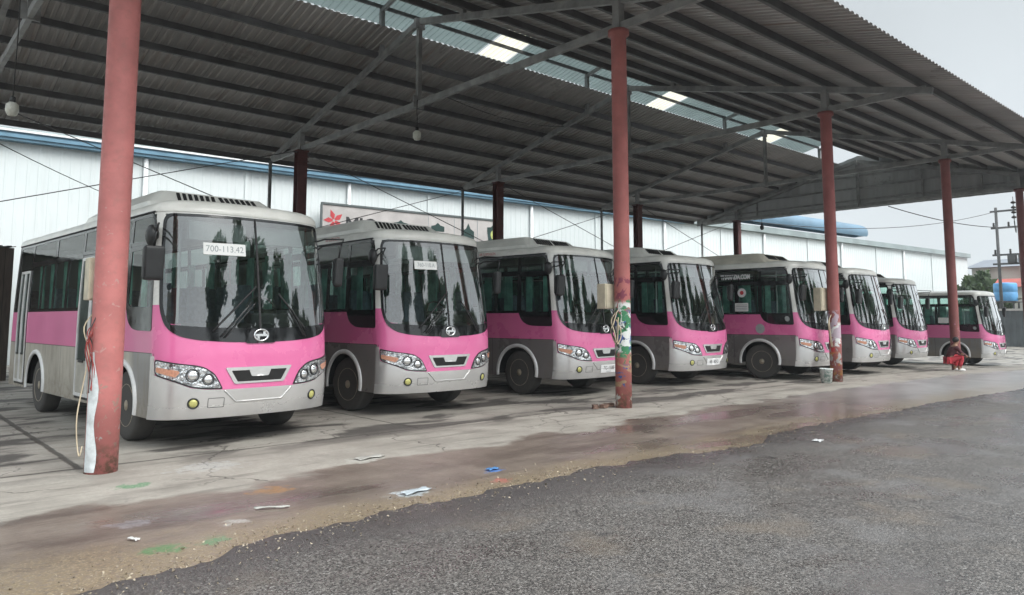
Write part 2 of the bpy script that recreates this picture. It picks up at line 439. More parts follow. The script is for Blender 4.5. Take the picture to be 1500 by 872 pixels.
    lay = [(.99, 1.28, 4.3, 3.14), (.98, 1.36, 4.2, 3.21), (.76, 1.58, 3.7, 3.405), (.72, 1.68, 3.6, 3.42)]
    Q = []
    for hx, y0, y1, z in lay:
        pts = []
        for (cx, cy, a0) in ((hx - .12, y1 - .12, 0), (-hx + .12, y1 - .12, 90), (-hx + .12, y0 + .12, 180), (hx - .12, y0 + .12, 270)):
            for k in range(4): a = R(a0 + k * 30); pts.append(mb.v((cx + .12 * math.cos(a), cy + .12 * math.sin(a), z)))
        Q.append(pts)
    for k in range(3):
        for i in range(16): mb.face([Q[k][i], Q[k][(i + 1) % 16], Q[k + 1][(i + 1) % 16], Q[k + 1][i]])
    mb.face(Q[-1])
    ac = mb.build('air_conditioner', M['cream'], root)
    mb = MB(); n_ = Vector((0, -.195, .36)).cross(Vector((1, 0, 0))); n_ = Vector((0, -.66, .75))
    for s_ in (-1, 1):
        for k in range(7):
            xx = s_ * (.05 + k * .083) + s_ * .025; w_ = .02
            a = Vector((xx, 1.405, 3.25)); b = Vector((xx - s_ * .02, 1.545, 3.374))
            mb.bar(a + n_ * .004, b + n_ * .004, .045, .02, up=n_)
    mb.build('vent_slots', M['black'], ac)
    # --- bumper
    top = [(1.385, 1.14), (1.318, 1.14), (1.29, .91), (1.035, .825), (.85, .75), (.69, .727), (.47, .716)]
    bp = [(-1.385, .372), (1.385, .372)] + top + [(-u, z) for u, z in top[::-1]]
    bmp = fill([Vector(p) for p in bp], .009, .02, .06, .1).build('bumper', M['silver'], root, fixn=False)
    mb = MB(); ln = [(-.46, .708), (-.31, .56), (.31, .56), (.46, .708)]; pth = []
    for k in range(3):
        for t in np.linspace(0, 1, 8)[:-1]: pth.append(P(ln[k][0] + (ln[k + 1][0] - ln[k][0]) * t, ln[k][1] + (ln[k + 1][1] - ln[k][1]) * t, .011))
    pth.append(P(*ln[3], .011)); mb.tube(pth, .011, 6).build('bumper_crease', M['silver'], bmp)
    C = [(-.65, .50), (-.45, .50), (-.45, .62), (-.65, .62)]
    ring(rpoly(C, .015), rpoly(inset(C, .007), .012, ref=C), .0105, .004).build('tow_cover', M['dash'], bmp, fixn=False)
    # --- headlights
    HL = [(-1.295, 1.105), (-1.285, .915), (-1.035, .83), (-.85, .755), (-.69, .732), (-.48, .725), (-.53, .83), (-.585, .92), (-.70, 1.0), (-.80, 1.028), (-1.0, 1.052)]
    for s_ in (-1, 1):
        def hs(C): return C if s_ < 0 else mirror_u(C)
        hr = [.03, .05, .15, .15, .1, .02, .1, .1, .1, .1, .2]; hr = hr if s_ < 0 else hr[::-1]
        h = fill(rpoly(hs(HL), hr), .014, .02, .05, .06).build('headlight', M['plastic'], root, fixn=False)
        fill(rpoly(inset(hs(HL), .016), hr), .018, .01, .05, .06).build('reflector', M['reflect'], h, fixn=False)
        am = [(-1.265, 1.01), (-1.265, .95), (-1.03, .885), (-.98, .94), (-1.0, .965)]
        fill(rpoly(hs(am), .02), .021, .006, .05, .06).build('indicator_lens', M['amber'], h, fixn=False)
        for (u, z, r) in ((-.84, .905, .083), (-.66, .85, .072)):
            p = P(u * -s_, z, .015); e = P(u * -s_, z, 1.0) - P(u * -s_, z, 0)
            mb = MB().lathe([(r, 0), (r, .012), (r * .86, .016), (r * .8, .002)], 20, caps=False); mb.bm.transform(Matrix.Translation(p) @ e.to_track_quat('Z', 'Y').to_matrix().to_4x4())
            lb = mb.build('lamp_ring', M['plastic'], h)
            mb = MB().ball((0, 0, .0), r * .78, (1, 1, .35)); mb.bm.transform(Matrix.Translation(p) @ e.to_track_quat('Z', 'Y').to_matrix().to_4x4())
            mb.build('lamp_lens', M['lamp_chrome'], h)
        p = P(s_ * .815, .565, .006); e = P(s_ * .815, .565, 1) - P(s_ * .815, .565, 0); T = Matrix.Translation(p) @ e.to_track_quat('Z', 'Y').to_matrix().to_4x4()
        mb = MB().lathe([(.068, 0), (.07, .012), (.06, .02), (.052, .008)], 20, caps=False); mb.bm.transform(T); fg = mb.build('fog_lamp', M['plastic'], root)
        mb = MB().ball((0, 0, .004), .054, (1, 1, .3)); mb.bm.transform(T); mb.build('fog_lens', M['fogglass'], fg)
    # --- grille
    G = [(-.455, .985), (-.335, .778), (.335, .778), (.455, .985)]; GI = inset(G, [.045, .026, .045, .04])
    g = ring(rpoly(G, .025), rpoly(GI, .015, ref=G), .012, .02).build('grille', M['silver'], root, fixn=False)
    fill(rpoly(GI, .015), .005).build('grille_opening', M['black'], g, fixn=False)
    fill(rpoly([(-.115, .865), (.115, .865), (.15, .95), (-.15, .95)], .02), .013).build('grille_tab', M['silver'], g, fixn=False)
    # --- emblem on its black plinth
    pl = fill(rpoly([(-.21, 1.285), (.21, 1.285), (.18, 1.42), (-.18, 1.42)], .04), .02, .03).build('emblem_plinth', M['frit'], root, fixn=False)
    mb = MB(); T = Matrix.Translation(P(0, 1.385, .022)) @ Matrix.Rotation(R(90), 4, 'X') @ Matrix.Diagonal((1.12, .86, 1, 1))
    mb.lathe([(.095, 0), (.098, .012), (.088, .018), (.074, .014), (.070, 0)], 28, caps=False)
    mb.box(-.07, .07, -.018, .018, .0, .013); mb.box(-.05, -.02, -.055, .0, 0, .011); mb.box(.02, .05, 0, .055, 0, .011)
    mb.bm.transform(T); mb.build('emblem', M['chrome'], pl)
    # --- wheel arches and wheels
    for yw, zw in WH:
        for s_ in (-1, 1):
            mb = MB(); A = np.linspace(R(-8), R(188), 40); pr = [(.525, .0), (.525, .022), (.555, .03), (.595, .022), (.60, .0)]; Rr = []
            for a in A: Rr.append([mb.v(P(s_ * Uy(yw) + r * math.cos(a), zw + r * math.sin(a), o)) for r, o in pr])
            for k in range(len(Rr) - 1):
                for m in range(len(pr) - 1): mb.face([Rr[k][m], Rr[k][m + 1], Rr[k + 1][m + 1], Rr[k + 1][m]], True)
            mb.build('wheel_arch_trim', M['trim'], root)
            w = empty('wheel', (s_ * 1.0, yw, .46), parent=root)
            mb = MB().lathe([(.30, -.13), (.40, -.135), (.445, -.12), (.46, -.09), (.46, .09), (.445, .12), (.40, .135), (.30, .13), (.27, .1)], 40, 'x')
            mb.build('tyre', M['tyre'], w)
            mb = MB(); o = s_
            mb.lathe([(.285, o * .125), (.275, o * .135), (.262, o * .12), (.24, o * .06), (.15, o * .035), (.13, o * .06), (.075, o * .075), (.07, o * .13), (.0, o * .135)], 32, 'x', caps=False)
            for k in range(8):
                a = k * PI / 4; mb.lathe([(.014, 0), (.014, .03)], 8, 'x', (o * .045 - .015, .11 * math.cos(a), .11 * math.sin(a)))
            mb.mi = 1
            for k in range(8):
                a = k * PI / 4 + .39; mb.lathe([(.034, -.004), (.034, .004)], 10, 'x', (o * .057, .197 * math.cos(a), .197 * math.sin(a)))
            mb.build('rim', [M['rim'], M['black']], w)
    # --- underbody
    mb = MB(); mb.box(-1.12, 1.12, .35, .88, .48, .95); mb.box(-.8, .8, .88, 7.2, .42, .95); mb.box(-1.13, 1.13, 2.06, 5.15, .42, .95); mb.box(-1.13, 1.13, 6.4, 7.6, .44, .95)
    for yw, zw in WH: mb.box(-1.13, 1.13, yw - .6, yw + .6, 1.06, 1.1)
    mb.bar((-1.0, 1.46, .46), (1.0, 1.46, .46), .12, .12); mb.bar((-1.0, 5.78, .46), (1.0, 5.78, .46), .16, .16)
    mb.build('chassis', M['black'], root)
    # --- interior
    MB().box(-1.1, 1.1, .5, 7.6, .955, .97).build('floor', M['dash'], root)
    mb = MB(); mb.hexa([(-1.05, .42, .97), (1.05, .42, .97), (1.08, 1.0, .97), (-1.08, 1.0, .97), (-1.0, .34, 1.46), (1.0, .34, 1.46), (1.08, .95, 1.55), (-1.08, .95, 1.55)])
    mb.box(.25, .95, .8, 1.05, 1.5, 1.68); mb.build('dashboard', M['dash'], root, .03)
    mb = MB(); mb.tube([(.55 + .22 * math.cos(a), 1.1 + .09 * math.sin(a), 1.72 + .2 * math.sin(a)) for a in np.linspace(0, 2 * PI, 25)], .016, 6); mb.tube([(.55, 1.1, 1.72), (.55, .95, 1.5)], .03, 6)
    mb.tube([(.34, 1.1, 1.72), (.76, 1.1, 1.72)], .014, 6).build('steering_wheel', M['plastic'], root)
    def seat(x, y, w_=.46, parent=root):
        mb = MB(); mb.box(x - w_ / 2, x + w_ / 2, y, y + .45, 1.32, 1.44); mb.hexa([(x - w_ / 2, y + .42, 1.4), (x + w_ / 2, y + .42, 1.4), (x + w_ / 2, y + .52, 1.4), (x - w_ / 2, y + .52, 1.4), (x - w_ / 2 + .05, y + .52, 2.12), (x + w_ / 2 - .05, y + .52, 2.12), (x + w_ / 2 - .05, y + .60, 2.12), (x - w_ / 2 + .05, y + .60, 2.12)])
        mb.box(x - .05, x + .05, y + .15, y + .3, .97, 1.33); mb.build('seat', M['seat'], parent, .02)
    seat(.55, 1.35, .52)
    seat(-.6, 1.45)
    for yy in (2.4, 3.25, 4.1, 4.95, 5.8, 6.65):
        for x in ((.85, .38) if yy < 4.4 and yy > 2.0 else (.85, .38, -.38, -.85)): seat(x, yy, .44)
    mb = MB(); mb.box(-.82, -.06, .42, .50, 2.62, 2.86); mb.box(.06, .82, .42, .50, 2.62, 2.86); mb.build('sun_blind', M['blind'], root)
    for (y0, y1) in ((.75, .86), (1.18, 1.34), (1.75, 2.0), (2.4, 2.6), (2.95, 3.2), (3.9, 4.2), (4.75, 5.0), (5.5, 5.8), (6.2, 6.5)):
        for s_ in (-1, 1):
            if s_ < 0 and door and 2.3 < y0 < 3.4: continue
            mb = MB()
            for k in range(5): mb.box(s_ * 1.04 - .012, s_ * 1.04 + .012, y0 + k * (y1 - y0) / 5, y0 + (k + .75) * (y1 - y0) / 5, 1.75, 2.6)
            mb.build('curtain', M['curtain'], root)
    MB().tube([(-.62, 1.2, .97), (-.62, 1.2, 2.9)], .018, 8).build('grab_pole', M['trim'], root)
    # --- mirrors
    for s_ in (-1, 1):
        mr = empty('mirror', parent=root)
        a = P(s_ * 1.31, 2.62, .0); hd = Vector((-1.33, .16, 2.27) if s_ < 0 else (1.24, .16, 2.27)); hw = 1. if s_ < 0 else .55
        mb = MB(); mb.tube([a, a + Vector((s_ * .03, -.10, .05)), Vector((hd.x, .10, 2.68)), hd + Vector((0, 0, .2))], .014, 8)
        b = P(s_ * 1.31, 2.74, 0); mb.tube([b, b + Vector((s_ * .05, -.14, .03)), Vector((hd.x, .04, 2.74)), Vector((hd.x, .10, 2.66))], .012, 8); mb.build('mirror_arm', M['plastic'], mr)
        mb = MB(); mb.hexa([(hd.x + q_ * hw, y_, z_) for q_, y_, z_ in ((-.125, .13, 2.06), (.125, .13, 2.06), (.115, .24, 2.06), (-.115, .24, 2.06), (-.13, .10, 2.48), (.13, .10, 2.48), (.115, .23, 2.48), (-.115, .23, 2.48))])
        mb.build('mirror_head', M['plastic'], mr, .055, 4)
        mb = MB(); mb.box(hd.x - .10 * hw, hd.x + .10 * hw, .236, .245, 2.11, 2.43); mb.build('mirror_glass', M['chrome'], mr)
    mb = MB(); q = P(-1.33, 2.62, .05); mb.ball(q + Vector((-.03, -.02, .02)), .12, (.55, .8, 1.15)).build('convex_mirror', M['plastic'], root)
    # --- wipers
    for pts, bl in ((((-.52, 1.37), (-.12, 1.80)), ((-.62, 1.44), (-.04, 2.02))), (((.62, 1.37), (.40, 1.72)), ((.68, 1.44), (.28, 1.92)))):
        wp = empty('wiper', parent=root)
        def ln(a, b, o): return [P(a[0] + (b[0] - a[0]) * t, a[1] + (b[1] - a[1]) * t, o) for t in np.linspace(0, 1, 6)]
        mb = MB(); mb.tube(ln(pts[0], pts[1], .045), .010, 6); mb.tube(ln((pts[0][0] + .04, pts[0][1] - .015), (pts[1][0] + .05, pts[1][1]), .045), .008, 6); mb.build('wiper_arm', M['plastic'], wp)
        MB().tube(ln(bl[0], bl[1], .024), .012, 6).build('wiper_blade', M['rubber'], wp)
    # --- roof edge gutter strip and rear lamps
    mb = MB(); pth = [P(u, 2.966, .012) for u in np.linspace(-8.5, -1.36, 50)]; mb.tube(pth, .012, 6); pth = [P(u, 2.966, .012) for u in np.linspace(1.36, 8.5, 50)]; mb.tube(pth, .012, 6); mb.build('roof_gutter', M['rubber'], root)
    for s_ in (-1, 1):
        C = [(s_ * (UMAX - .25) - .1, .7), (s_ * (UMAX - .25) + .1, .7), (s_ * (UMAX - .25) + .1, 1.1), (s_ * (UMAX - .25) - .1, 1.1)]; fill(rpoly(C, .03), .01).build('tail_light', M['red'], root, fixn=False)
    return root
def refl():
    t = NT('headlight_reflector'); v = t.vor(28, out='Color'); b = t.rng(t.noise(22, detail=2), .35, .65)
    c = t.mix(b, (.25, .26, .27), (.85, .86, .87)); return t.pbr(c, .14, .85, t.bump(t.noise(30, detail=1), .6, .01))
M['reflect'] = refl()

def text_mesh(txt, size, bold=0):
    cu = bpy.data.curves.new('lettering', 'FONT'); cu.body = txt; cu.size = size; cu.align_x = 'CENTER'; cu.align_y = 'CENTER'; cu.resolution_u = 3; cu.offset = bold
    o = bpy.data.objects.new('lettering', cu); COL.objects.link(o); bpy.context.view_layer.update()
    me = bpy.data.meshes.new_from_object(o.evaluated_get(bpy.context.evaluated_depsgraph_get()))
    bpy.data.objects.remove(o); bpy.data.curves.remove(cu); return me
def bus_text(txt, size, u, z, off, mat, parent, sx=1.0, name='lettering', bold=0):
    me = text_mesh(txt, size, bold)
    for v in me.vertices: v.co = P(u + v.co.x * sx, z + v.co.y, off)
    me.materials.clear(); me.materials.append(mat); return link(bpy.data.objects.new(name, me), parent)
def flat_text(txt, size, Mx, mat, parent, name='lettering', sx=1., bold=0):
    me = text_mesh(txt, size, bold)
    for v in me.vertices: v.co = Mx @ Vector((v.co.x * sx, v.co.y, 0))
    me.materials.clear(); me.materials.append(mat); return link(bpy.data.objects.new(name, me), parent)
def card(name, u0, u1, z0, z1, off, mat, parent): return fill(rpoly([(u0, z0), (u1, z0), (u1, z1), (u0, z1)], .006, 2), off, .005).build(name, mat, parent, fixn=False)
def dup(o, parent=None):
    c = o.copy(); COL.objects.link(c)
    if parent is not None: c.parent = parent
    for ch in list(o.children): dup(ch, c)
    return c
def child(root, name): return [c for c in root.children if c.name.split('.')[0] == name][0]

bus0 = make_bus(True); bus1 = make_bus(False)
poses = [(4.0, 9.437, .068), (7.713, 10.284, .03), (11.992, 10.497, .10), (15.711, 10.313, .057), (19.576, 9.183, .064), (23.06, 9.24, .05), (28.25, 10.02, .011), (36.05, 9.67, .02)]
labels = ['pink bus nearest the camera with a dusty side and a 700-113.42 windscreen card',
          'pink bus second from the camera, in front of the grey company signboard',
          'pink bus half hidden behind the graffiti covered column, white plate on its bumper',
          'pink bus immediately right of the graffiti covered column, white plate on its bumper',
          'pink bus with white lettering and a round sticker on its dark side window',
          'pink bus immediately right of the column with the white bucket',
          'pink bus last in the tight row, right of the bus beside the bucket column',
          'pink bus standing farthest away, apart from the row, behind the crouching person']
buses = []
for i, (x, y, a) in enumerate(poses):
    b = (bus0, bus1)[i] if i < 2 else dup(bus1); buses.append(b)
    # gently follow the fall of the yard
    b.location = (x, y, zg(x)); b.rotation_euler = (0, 0, a)
    tag(b, labels[i], 'bus', 'pink buses parked in a row under the shed roof')
def repaint(b, nm, mat):
    o = child(b, nm); o.data = o.data.copy(); o.data.materials.clear(); o.data.materials.append(mat); return o
repaint(buses[0], 'body', M['paint_dusty_lit'])['label'] = 'bodywork with dusty lower side, light from the left painted in'
repaint(buses[7], 'body', M['paint_light'])
repaint(buses[4], 'air_conditioner', M['creamdark'])
for nm in ('air_conditioner',):
    for bi in (7,):
        o = child(buses[bi], nm)
        for ch in list(o.children): bpy.data.objects.remove(ch)
        bpy.data.objects.remove(o)
for b_, a_ in zip(buses, (0, .10, -.06, .04, .13, -.08, .05, 0)):
    for w_ in b_.children:
        if w_.name.startswith('wheel') and 'arch' not in w_.name and abs(w_.location.y - 1.46) < .01: w_.rotation_euler = (0, 0, a_)
        elif w_.name.split('.')[0] == 'wheel': w_.rotation_euler = (a_ * 7, 0, 0)
# individual cards, plates and stickers
c = card('number_card', -.715, -.165, 2.415, 2.57, .016, M['paper'], buses[0]); bus_text('700-113.42', .115, -.44, 2.49, .0185, M['greyink'], c, .95)
c = card('number_card', -.62, -.16, 2.44, 2.585, .016, M['paper'], buses[1]); bus_text('760-110.A', .10, -.39, 2.513, .0185, M['greyink'], c, .85)
c = card('number_plate', -.2, .36, .47, .635, .022, M['white'], buses[2]); bus_text('7G-1188', .11, .08, .565, .0245, M['ink'], c, 1.0); bus_text('YANGON', .04, .08, .49, .0245, M['greyink'], c)
c = card('number_plate', -.3, .3, .485, .645, .022, M['white'], buses[3]); bus_text('4B - 8012', .11, .0, .565, .0245, M['ink'], c, .95)
b5 = buses[4]
bus_text('THAMADA.COM', .17, -3.05, 2.745, .016, M['white'], b5, .70, bold=.012)
bus_text('KINGDOM', .075, -1.85, 2.74, .014, M['greyink'], b5, .9)
def disc(b, u, z, r, off, mat, name, r2=None, mat2=None):
    def circ(q): return [Vector((u + q * math.cos(a), z + q * math.sin(a))) for a in np.linspace(0, 2 * PI, 25)[:-1]]
    d = fill(circ(r), off, .004, .2, .2).build(name, mat, b, fixn=False)
    if r2: fill(circ(r2), off + .002, .002, .2, .2).build('sticker_centre', mat2, d, fixn=False)
disc(b5, -2.855, 2.31, .125, .014, M['white'], 'round_sticker', .055, M['red'])
disc(b5, -2.345, 1.335, .13, .008, M['blind'], 'door_crest', .06, M['greyink'])
c = card('notice', -3.06, -2.67, 1.80, 2.03, .014, M['paper'], b5)
for k in range(4): card('notice_line', -3.03, -2.70, 1.835 + k * .045, 1.85 + k * .045, .016, M['greyink'], c)
disc(b5, -1.55, 1.60, .07, .012, M['blind'], 'round_sticker')
for bi in (1, 2): bus_text('AIR SUSPENSION', .085, -3.3 if bi == 2 else -2.9, 3.035, .045, M['redink'], buses[bi], .8)
c = card('notice', -2.95, -2.55, 1.80, 2.03, .014, M['paper'], buses[7])
disc(buses[7], -1.55, 1.60, .07, .012, M['blind'], 'round_sticker')

# ------------------------------------------------------------------ bus shelter
XS = [2.05, 10.54, 18.97, 27.75, 36.45]
YF, YB, YA = 8.82, 22.2, 15.5
def graffiti_mat(name, zones, base=(.36, .115, .105), peel=0.):
    """red oxide column paint with splashes of other paint in height zones: (z0, z1, colour, scale, threshold)"""
    t = NT(name); x, y, z = t.xyz(); n = t.noise(2.5, detail=6); f = t.noise(16, detail=5)
    c = t.mix(t.rng(n, .3, .7), [q * .85 for q in base], [q * 1.15 for q in base])
    c = t.mix(t.mul(t.rng(f, .5, .75), .35), c, (.30, .16, .14))
    for k, (z0, z1, col, sc, th) in enumerate(zones):
        nn = t.noise(sc, t.vm('ADD', t.tc(), (k * 7.3, k * 3.1, k * 1.7)), detail=4, dist=.6)
        m = t.mul(t.rng(nn, th, th + .03), t.rng(z, z0, z0 + .08), t.rng(z, z1, z1 + .08, 1, 0)); c = t.mix(m, c, col)
    rust = t.mul(t.rng(z, .45, .02), t.rng(f, .4, .65)); c = t.mix(rust, c, (.17, .10, .07))
    return t.pbr(c, t.rng(f, .3, .7, .45, .7), 0, t.bump(f, .25, .008))
W_, GN, BL, GY, TN, RD, PKC, OR = (.66, .68, .66), (.04, .20, .09), (.05, .10, .30), (.42, .40, .39), (.40, .27, .16), (.5, .05, .05), (.52, .22, .35), (.45, .20, .06)
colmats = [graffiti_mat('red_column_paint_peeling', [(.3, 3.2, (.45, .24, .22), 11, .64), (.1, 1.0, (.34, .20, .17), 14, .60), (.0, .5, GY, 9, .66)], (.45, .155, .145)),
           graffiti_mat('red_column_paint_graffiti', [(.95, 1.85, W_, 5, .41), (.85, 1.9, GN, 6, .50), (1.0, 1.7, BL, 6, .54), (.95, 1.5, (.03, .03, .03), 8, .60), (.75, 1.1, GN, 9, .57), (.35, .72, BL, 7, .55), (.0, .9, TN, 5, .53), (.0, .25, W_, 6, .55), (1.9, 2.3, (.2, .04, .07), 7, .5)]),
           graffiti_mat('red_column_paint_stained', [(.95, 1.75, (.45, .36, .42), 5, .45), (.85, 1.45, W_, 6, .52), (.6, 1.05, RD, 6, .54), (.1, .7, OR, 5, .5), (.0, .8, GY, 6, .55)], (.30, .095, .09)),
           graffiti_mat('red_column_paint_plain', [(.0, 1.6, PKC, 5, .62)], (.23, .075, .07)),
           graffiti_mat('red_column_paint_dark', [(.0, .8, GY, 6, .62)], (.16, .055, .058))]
M['backcol'] = simple('dark_red_back_column', (.115, .035, .033), .6, 0, .3, 4)
def sheet_mat(name, col, var=.18, rust=.5):
    t = NT(name); x, y, z = t.xyz(); n = t.noise(.35, detail=6); st = t.noise(1.5, t.vec(t.mt('MULTIPLY', x, 3.), t.mt('MULTIPLY', y, .25), 0.), detail=5)
    wn = t.new('ShaderNodeTexWhiteNoise', noise_dimensions='2D'); t.inp(wn.inputs['Vector'], t.vec(t.mt('FLOOR', t.mt('DIVIDE', x, .8)), t.mt('FLOOR', t.mt('DIVIDE', y, 4.6)), 0.))
    c = t.mix(t.rng(n, .3, .7), [q * (1 - var) for q in col], [q * (1 + var) for q in col]); c = t.mix(t.mt('MULTIPLY', wn.outputs['Value'], .30), c, [q * .55 for q in col])
    c = t.mix(t.mul(t.rng(st, .52, .75), rust), c, (.24, .16, .11))
    lap = t.mt('LESS_THAN', t.mt('FRACT', t.mt('DIVIDE', x, .8)), .03); c = t.mix(t.mt('MULTIPLY', lap, .5), c, (.07, .065, .06))
    leak = t.mul(t.rng(t.noise(.9, detail=6, rough=.7), .60, .70), .5); c = t.mix(leak, c, (.12, .10, .085))
    return t.pbr(c, .5, .15, None)
M['roofsheet'] = sheet_mat('grey_roof_sheet', (.42, .405, .40))
M['gablesheet'] = sheet_mat('grey_gable_sheet', (.44, .455, .465), .15, .25)
def translucent(name, col, f=.55):
    t = NT(name); n = t.noise(1.2, detail=5); c = t.mix(t.rng(n, .3, .7), [q * .85 for q in col], col)
    d = t.pbr(c, .4, 0, out=False); tr = t.new('ShaderNodeBsdfTranslucent'); t.inp(tr.inputs[0], c)
    return t.surf(t.mixs(f, d, tr.outputs[0]))
M['teal'] = translucent('teal_translucent_sheet', (.28, .35, .345), .32)
M['skylight'] = translucent('cream_skylight_sheet', (.85, .81, .66), .75)

shed = tag(empty('bus_shelter', (XS[0], YF, 0)), 'large open steel shelter with grey corrugated gable roof on red columns over the buses', 'shelter')
SO = Vector(shed.location)
def sp(mb, name, mat, parent=shed, **k):
    mb.bm.transform(Matrix.Translation(-SO)); return mb.build(name, mat, parent, **k)
def csheet(x0, x1, a, b, pitch=.2, dep=.03, mb=None):
    """corrugated sheet: a,b = (y,z) ends of the slope line"""
    mb = mb or MB(); a, b = Vector((0, *a)), Vector((0, *b)); nrm = Vector((1, 0, 0)).cross(b - a).normalized()
    if nrm.z < 0: nrm = -nrm
    x = x0; prev = None
    prof = []
    while x < x1 - 1e-6:
        for q, h in ((0, 0), (.34, 0), (.44, 1), (.9, 1)): prof.append((x + q * pitch, h))
        x += pitch
    ns = 2
    for px_, h in prof:
        if px_ > x1: break
        cur = [mb.v(Vector((px_, 0, 0)) + a.lerp(b, k / ns) + nrm * h * dep) for k in range(ns + 1)]
        if prev:
            for k in range(ns): mb.face([prev[k], cur[k], cur[k + 1], prev[k + 1]])
        prev = cur
    return mb
SL = .245; ZR = 9.3; TO = .30
def zs(Y): return ZR + TO - SL * abs(Y - YA)
XA, XE = -1.2, 36.72
sp(csheet(XA, XE, (14.5, zs(14.5)), (5.62, zs(5.62))), 'front_roof_sheet', M['roofsheet'], fixn=False)
sp(csheet(XA, XE, (16.5, zs(16.5)), (25.1, zs(25.1))), 'back_roof_sheet', M['roofsheet'], fixn=False)
ZM = 10.82
def zm(Y): return ZM - SL * abs(Y - YA)
SK = [(5.9, 7.1), (14.65, 15.85), (23.35, 24.55), (31.9, 33.1)]
xx = XA
for a, b in SK + [(36.5, None)]:
    sp(csheet(xx, a, (YA, zm(YA)), (18.18, zm(18.18))), 'ridge_monitor_sheet', M['teal'], fixn=False)
    if b: sp(csheet(a, b, (YA, zm(YA)), (18.18, zm(18.18))), 'skylight_panel', M['skylight'], fixn=False)
    xx = b
sp(csheet(XA, 36.5, (YA, zm(YA)), (12.9, zm(12.9))), 'ridge_monitor_sheet', M['roofsheet'], fixn=False)
# purlins
def purlin(Y, z, x0=XA, x1=36.4, w=.07, h=.17): 
    mb = MB(); mb.box(x0, x1, Y - w / 2, Y + w / 2, z - h, z); return sp(mb, 'purlin', M['purlin'])
for Y in (14.45, 13.3, 12.15, 11.05, 9.95, 8.85, 7.7, 6.5): purlin(Y, zs(Y) - .012)
for Y in (17.62, 18.6, 19.65, 20.75, 21.85, 22.98, 24.1, 25.0): purlin(Y, zs(Y) - .012)
for Y in (13.0, 14.2, 17.35, 16.2): purlin(Y, zm(Y) - .02, w=.06, h=.1)
# trusses
def truss(X, last=False):
    t = empty('truss', (X - SO.x, 0, 0), parent=shed)
    def q(mb, name, mat=M['steel']): mb.bm.transform(Matrix.Translation((-X, -SO.y, 0))); return mb.build(name, mat, t)
    w, h = .10, .16
    q(MB().bar((X, 24.45, 7.11), (X, YA, ZR), w, h), 'rafter'); q(MB().bar((X, 6.2, 7.03), (X, YA - .001, ZR), w, h), 'rafter')
    q(MB().bar((X, 24.3, 7.09), (X, 6.35, 7.12), w * .9, h * .95), 'tie_beam')
    q(MB().bar((X, YA, 7.19), (X, YA, ZR - .05), .11, .11), 'king_post')
    q(MB().box(X - .16, X + .16, YA - .02, YA + .02, 7.0, 7.32), 'gusset_plate'); q(MB().box(X - .14, X + .14, YA - .05, YA + .05, ZR - .2, ZR + .06), 'gusset_plate')
    for Y in (YF, YB): q(MB().box(X - .08, X + .08, Y - .08, Y + .08, 7.06, 7.03 + (ZR - 7.03) * (1 - abs(Y - YA) / 9.3)), 'cap_post')
    for Y in (17.35, 13.65): q(MB().box(X - .06, X + .06, Y - .06, Y + .06, 8.8, 10.17), 'monitor_post')
    q(MB().bar((X, 17.42, zm(17.42) - .17), (X, YA, zm(YA) - .17), .08, .12), 'monitor_rafter'); q(MB().bar((X, 13.1, zm(13.1) - .2), (X, YA - .002, zm(YA) - .2), .08, .12), 'monitor_rafter')
for X in XS: truss(X)
# columns
for i, X in enumerate(XS):
    z0 = zg(X); mb = MB(); rr = .16 if i == 0 else .148
    mb.lathe([(rr, -.05), (rr, .9), (rr * .99, 3), (rr * .98, 6.9), (.2, 6.93), (.2, 7.02)], 24)
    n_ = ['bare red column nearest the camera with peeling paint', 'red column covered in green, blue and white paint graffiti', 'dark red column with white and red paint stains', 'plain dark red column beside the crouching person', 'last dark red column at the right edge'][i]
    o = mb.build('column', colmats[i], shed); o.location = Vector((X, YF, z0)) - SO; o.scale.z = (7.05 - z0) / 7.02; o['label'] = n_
    mb = MB(); w = .16; mb.box(-w, w, -.15, -.13, -.4, 7.0); mb.box(-w, w, .13, .15, -.4, 7.0); mb.box(-.01, .01, -.13, .13, -.4, 7.0); mb.box(-.2, .2, -.18, .18, 6.985, 7.03)
    for k in range(4): mb.box(-.2, .2, -.17, -.152, 6.35 + k * .15, 6.38 + k * .15)
    o = mb.build('back_column', M['backcol'], shed); o.location = Vector((X, YB, 0)) - SO
    # drain pipe hanging from the back eave
    sp(MB().tube([(X - .05, 24.45, 7.05), (X - .05, 24.45, zg(X) - .4)], .06, 10), 'drainpipe', M['steel'])
for i in range(4):
    for s_ in (0, 1):
        a, b = (7.0, 4.4) if s_ else (4.4, 7.0); mb = MB(); mb.tube([(XS[i] + .15, YB - .05 + .03 * s_, a), (XS[i + 1] - .15, YB - .05 + .03 * s_, b)], .014, 6); sp(mb, 'bracing_rod', M['purlin'])
# gable cladding at the far end
mb = MB(); X = 36.62; Ys = np.arange(5.55, 25.05, .125); prev = None
for k, Y in enumerate(Ys):
    xo = X + (.035 if k % 4 in (1, 2) else 0); Yc = Y; cur = [mb.v((xo, Yc, 6.98)), mb.v((xo, Yc, zs(Yc) + .02))]
    if prev: mb.face([prev[0], cur[0], cur[1], prev[1]])
    prev = cur
sp(mb, 'gable_cladding', M['gablesheet'])
for Y, z in ((21, 7.0), (10.2, 7.0), (12.6, 7.0)): sp(MB().box(36.5, 36.58, Y - .04, Y + .04, z, zs(Y) - .2), 'gable_stud', M['steel'])
for z in (7.4, 8.0, 8.6): sp(MB().box(36.54, 36.60, YA - (ZR - z + .2) / SL, YA + (ZR - z + .2) / SL, z - .04, z + .04), 'gable_rail', M['steel'])

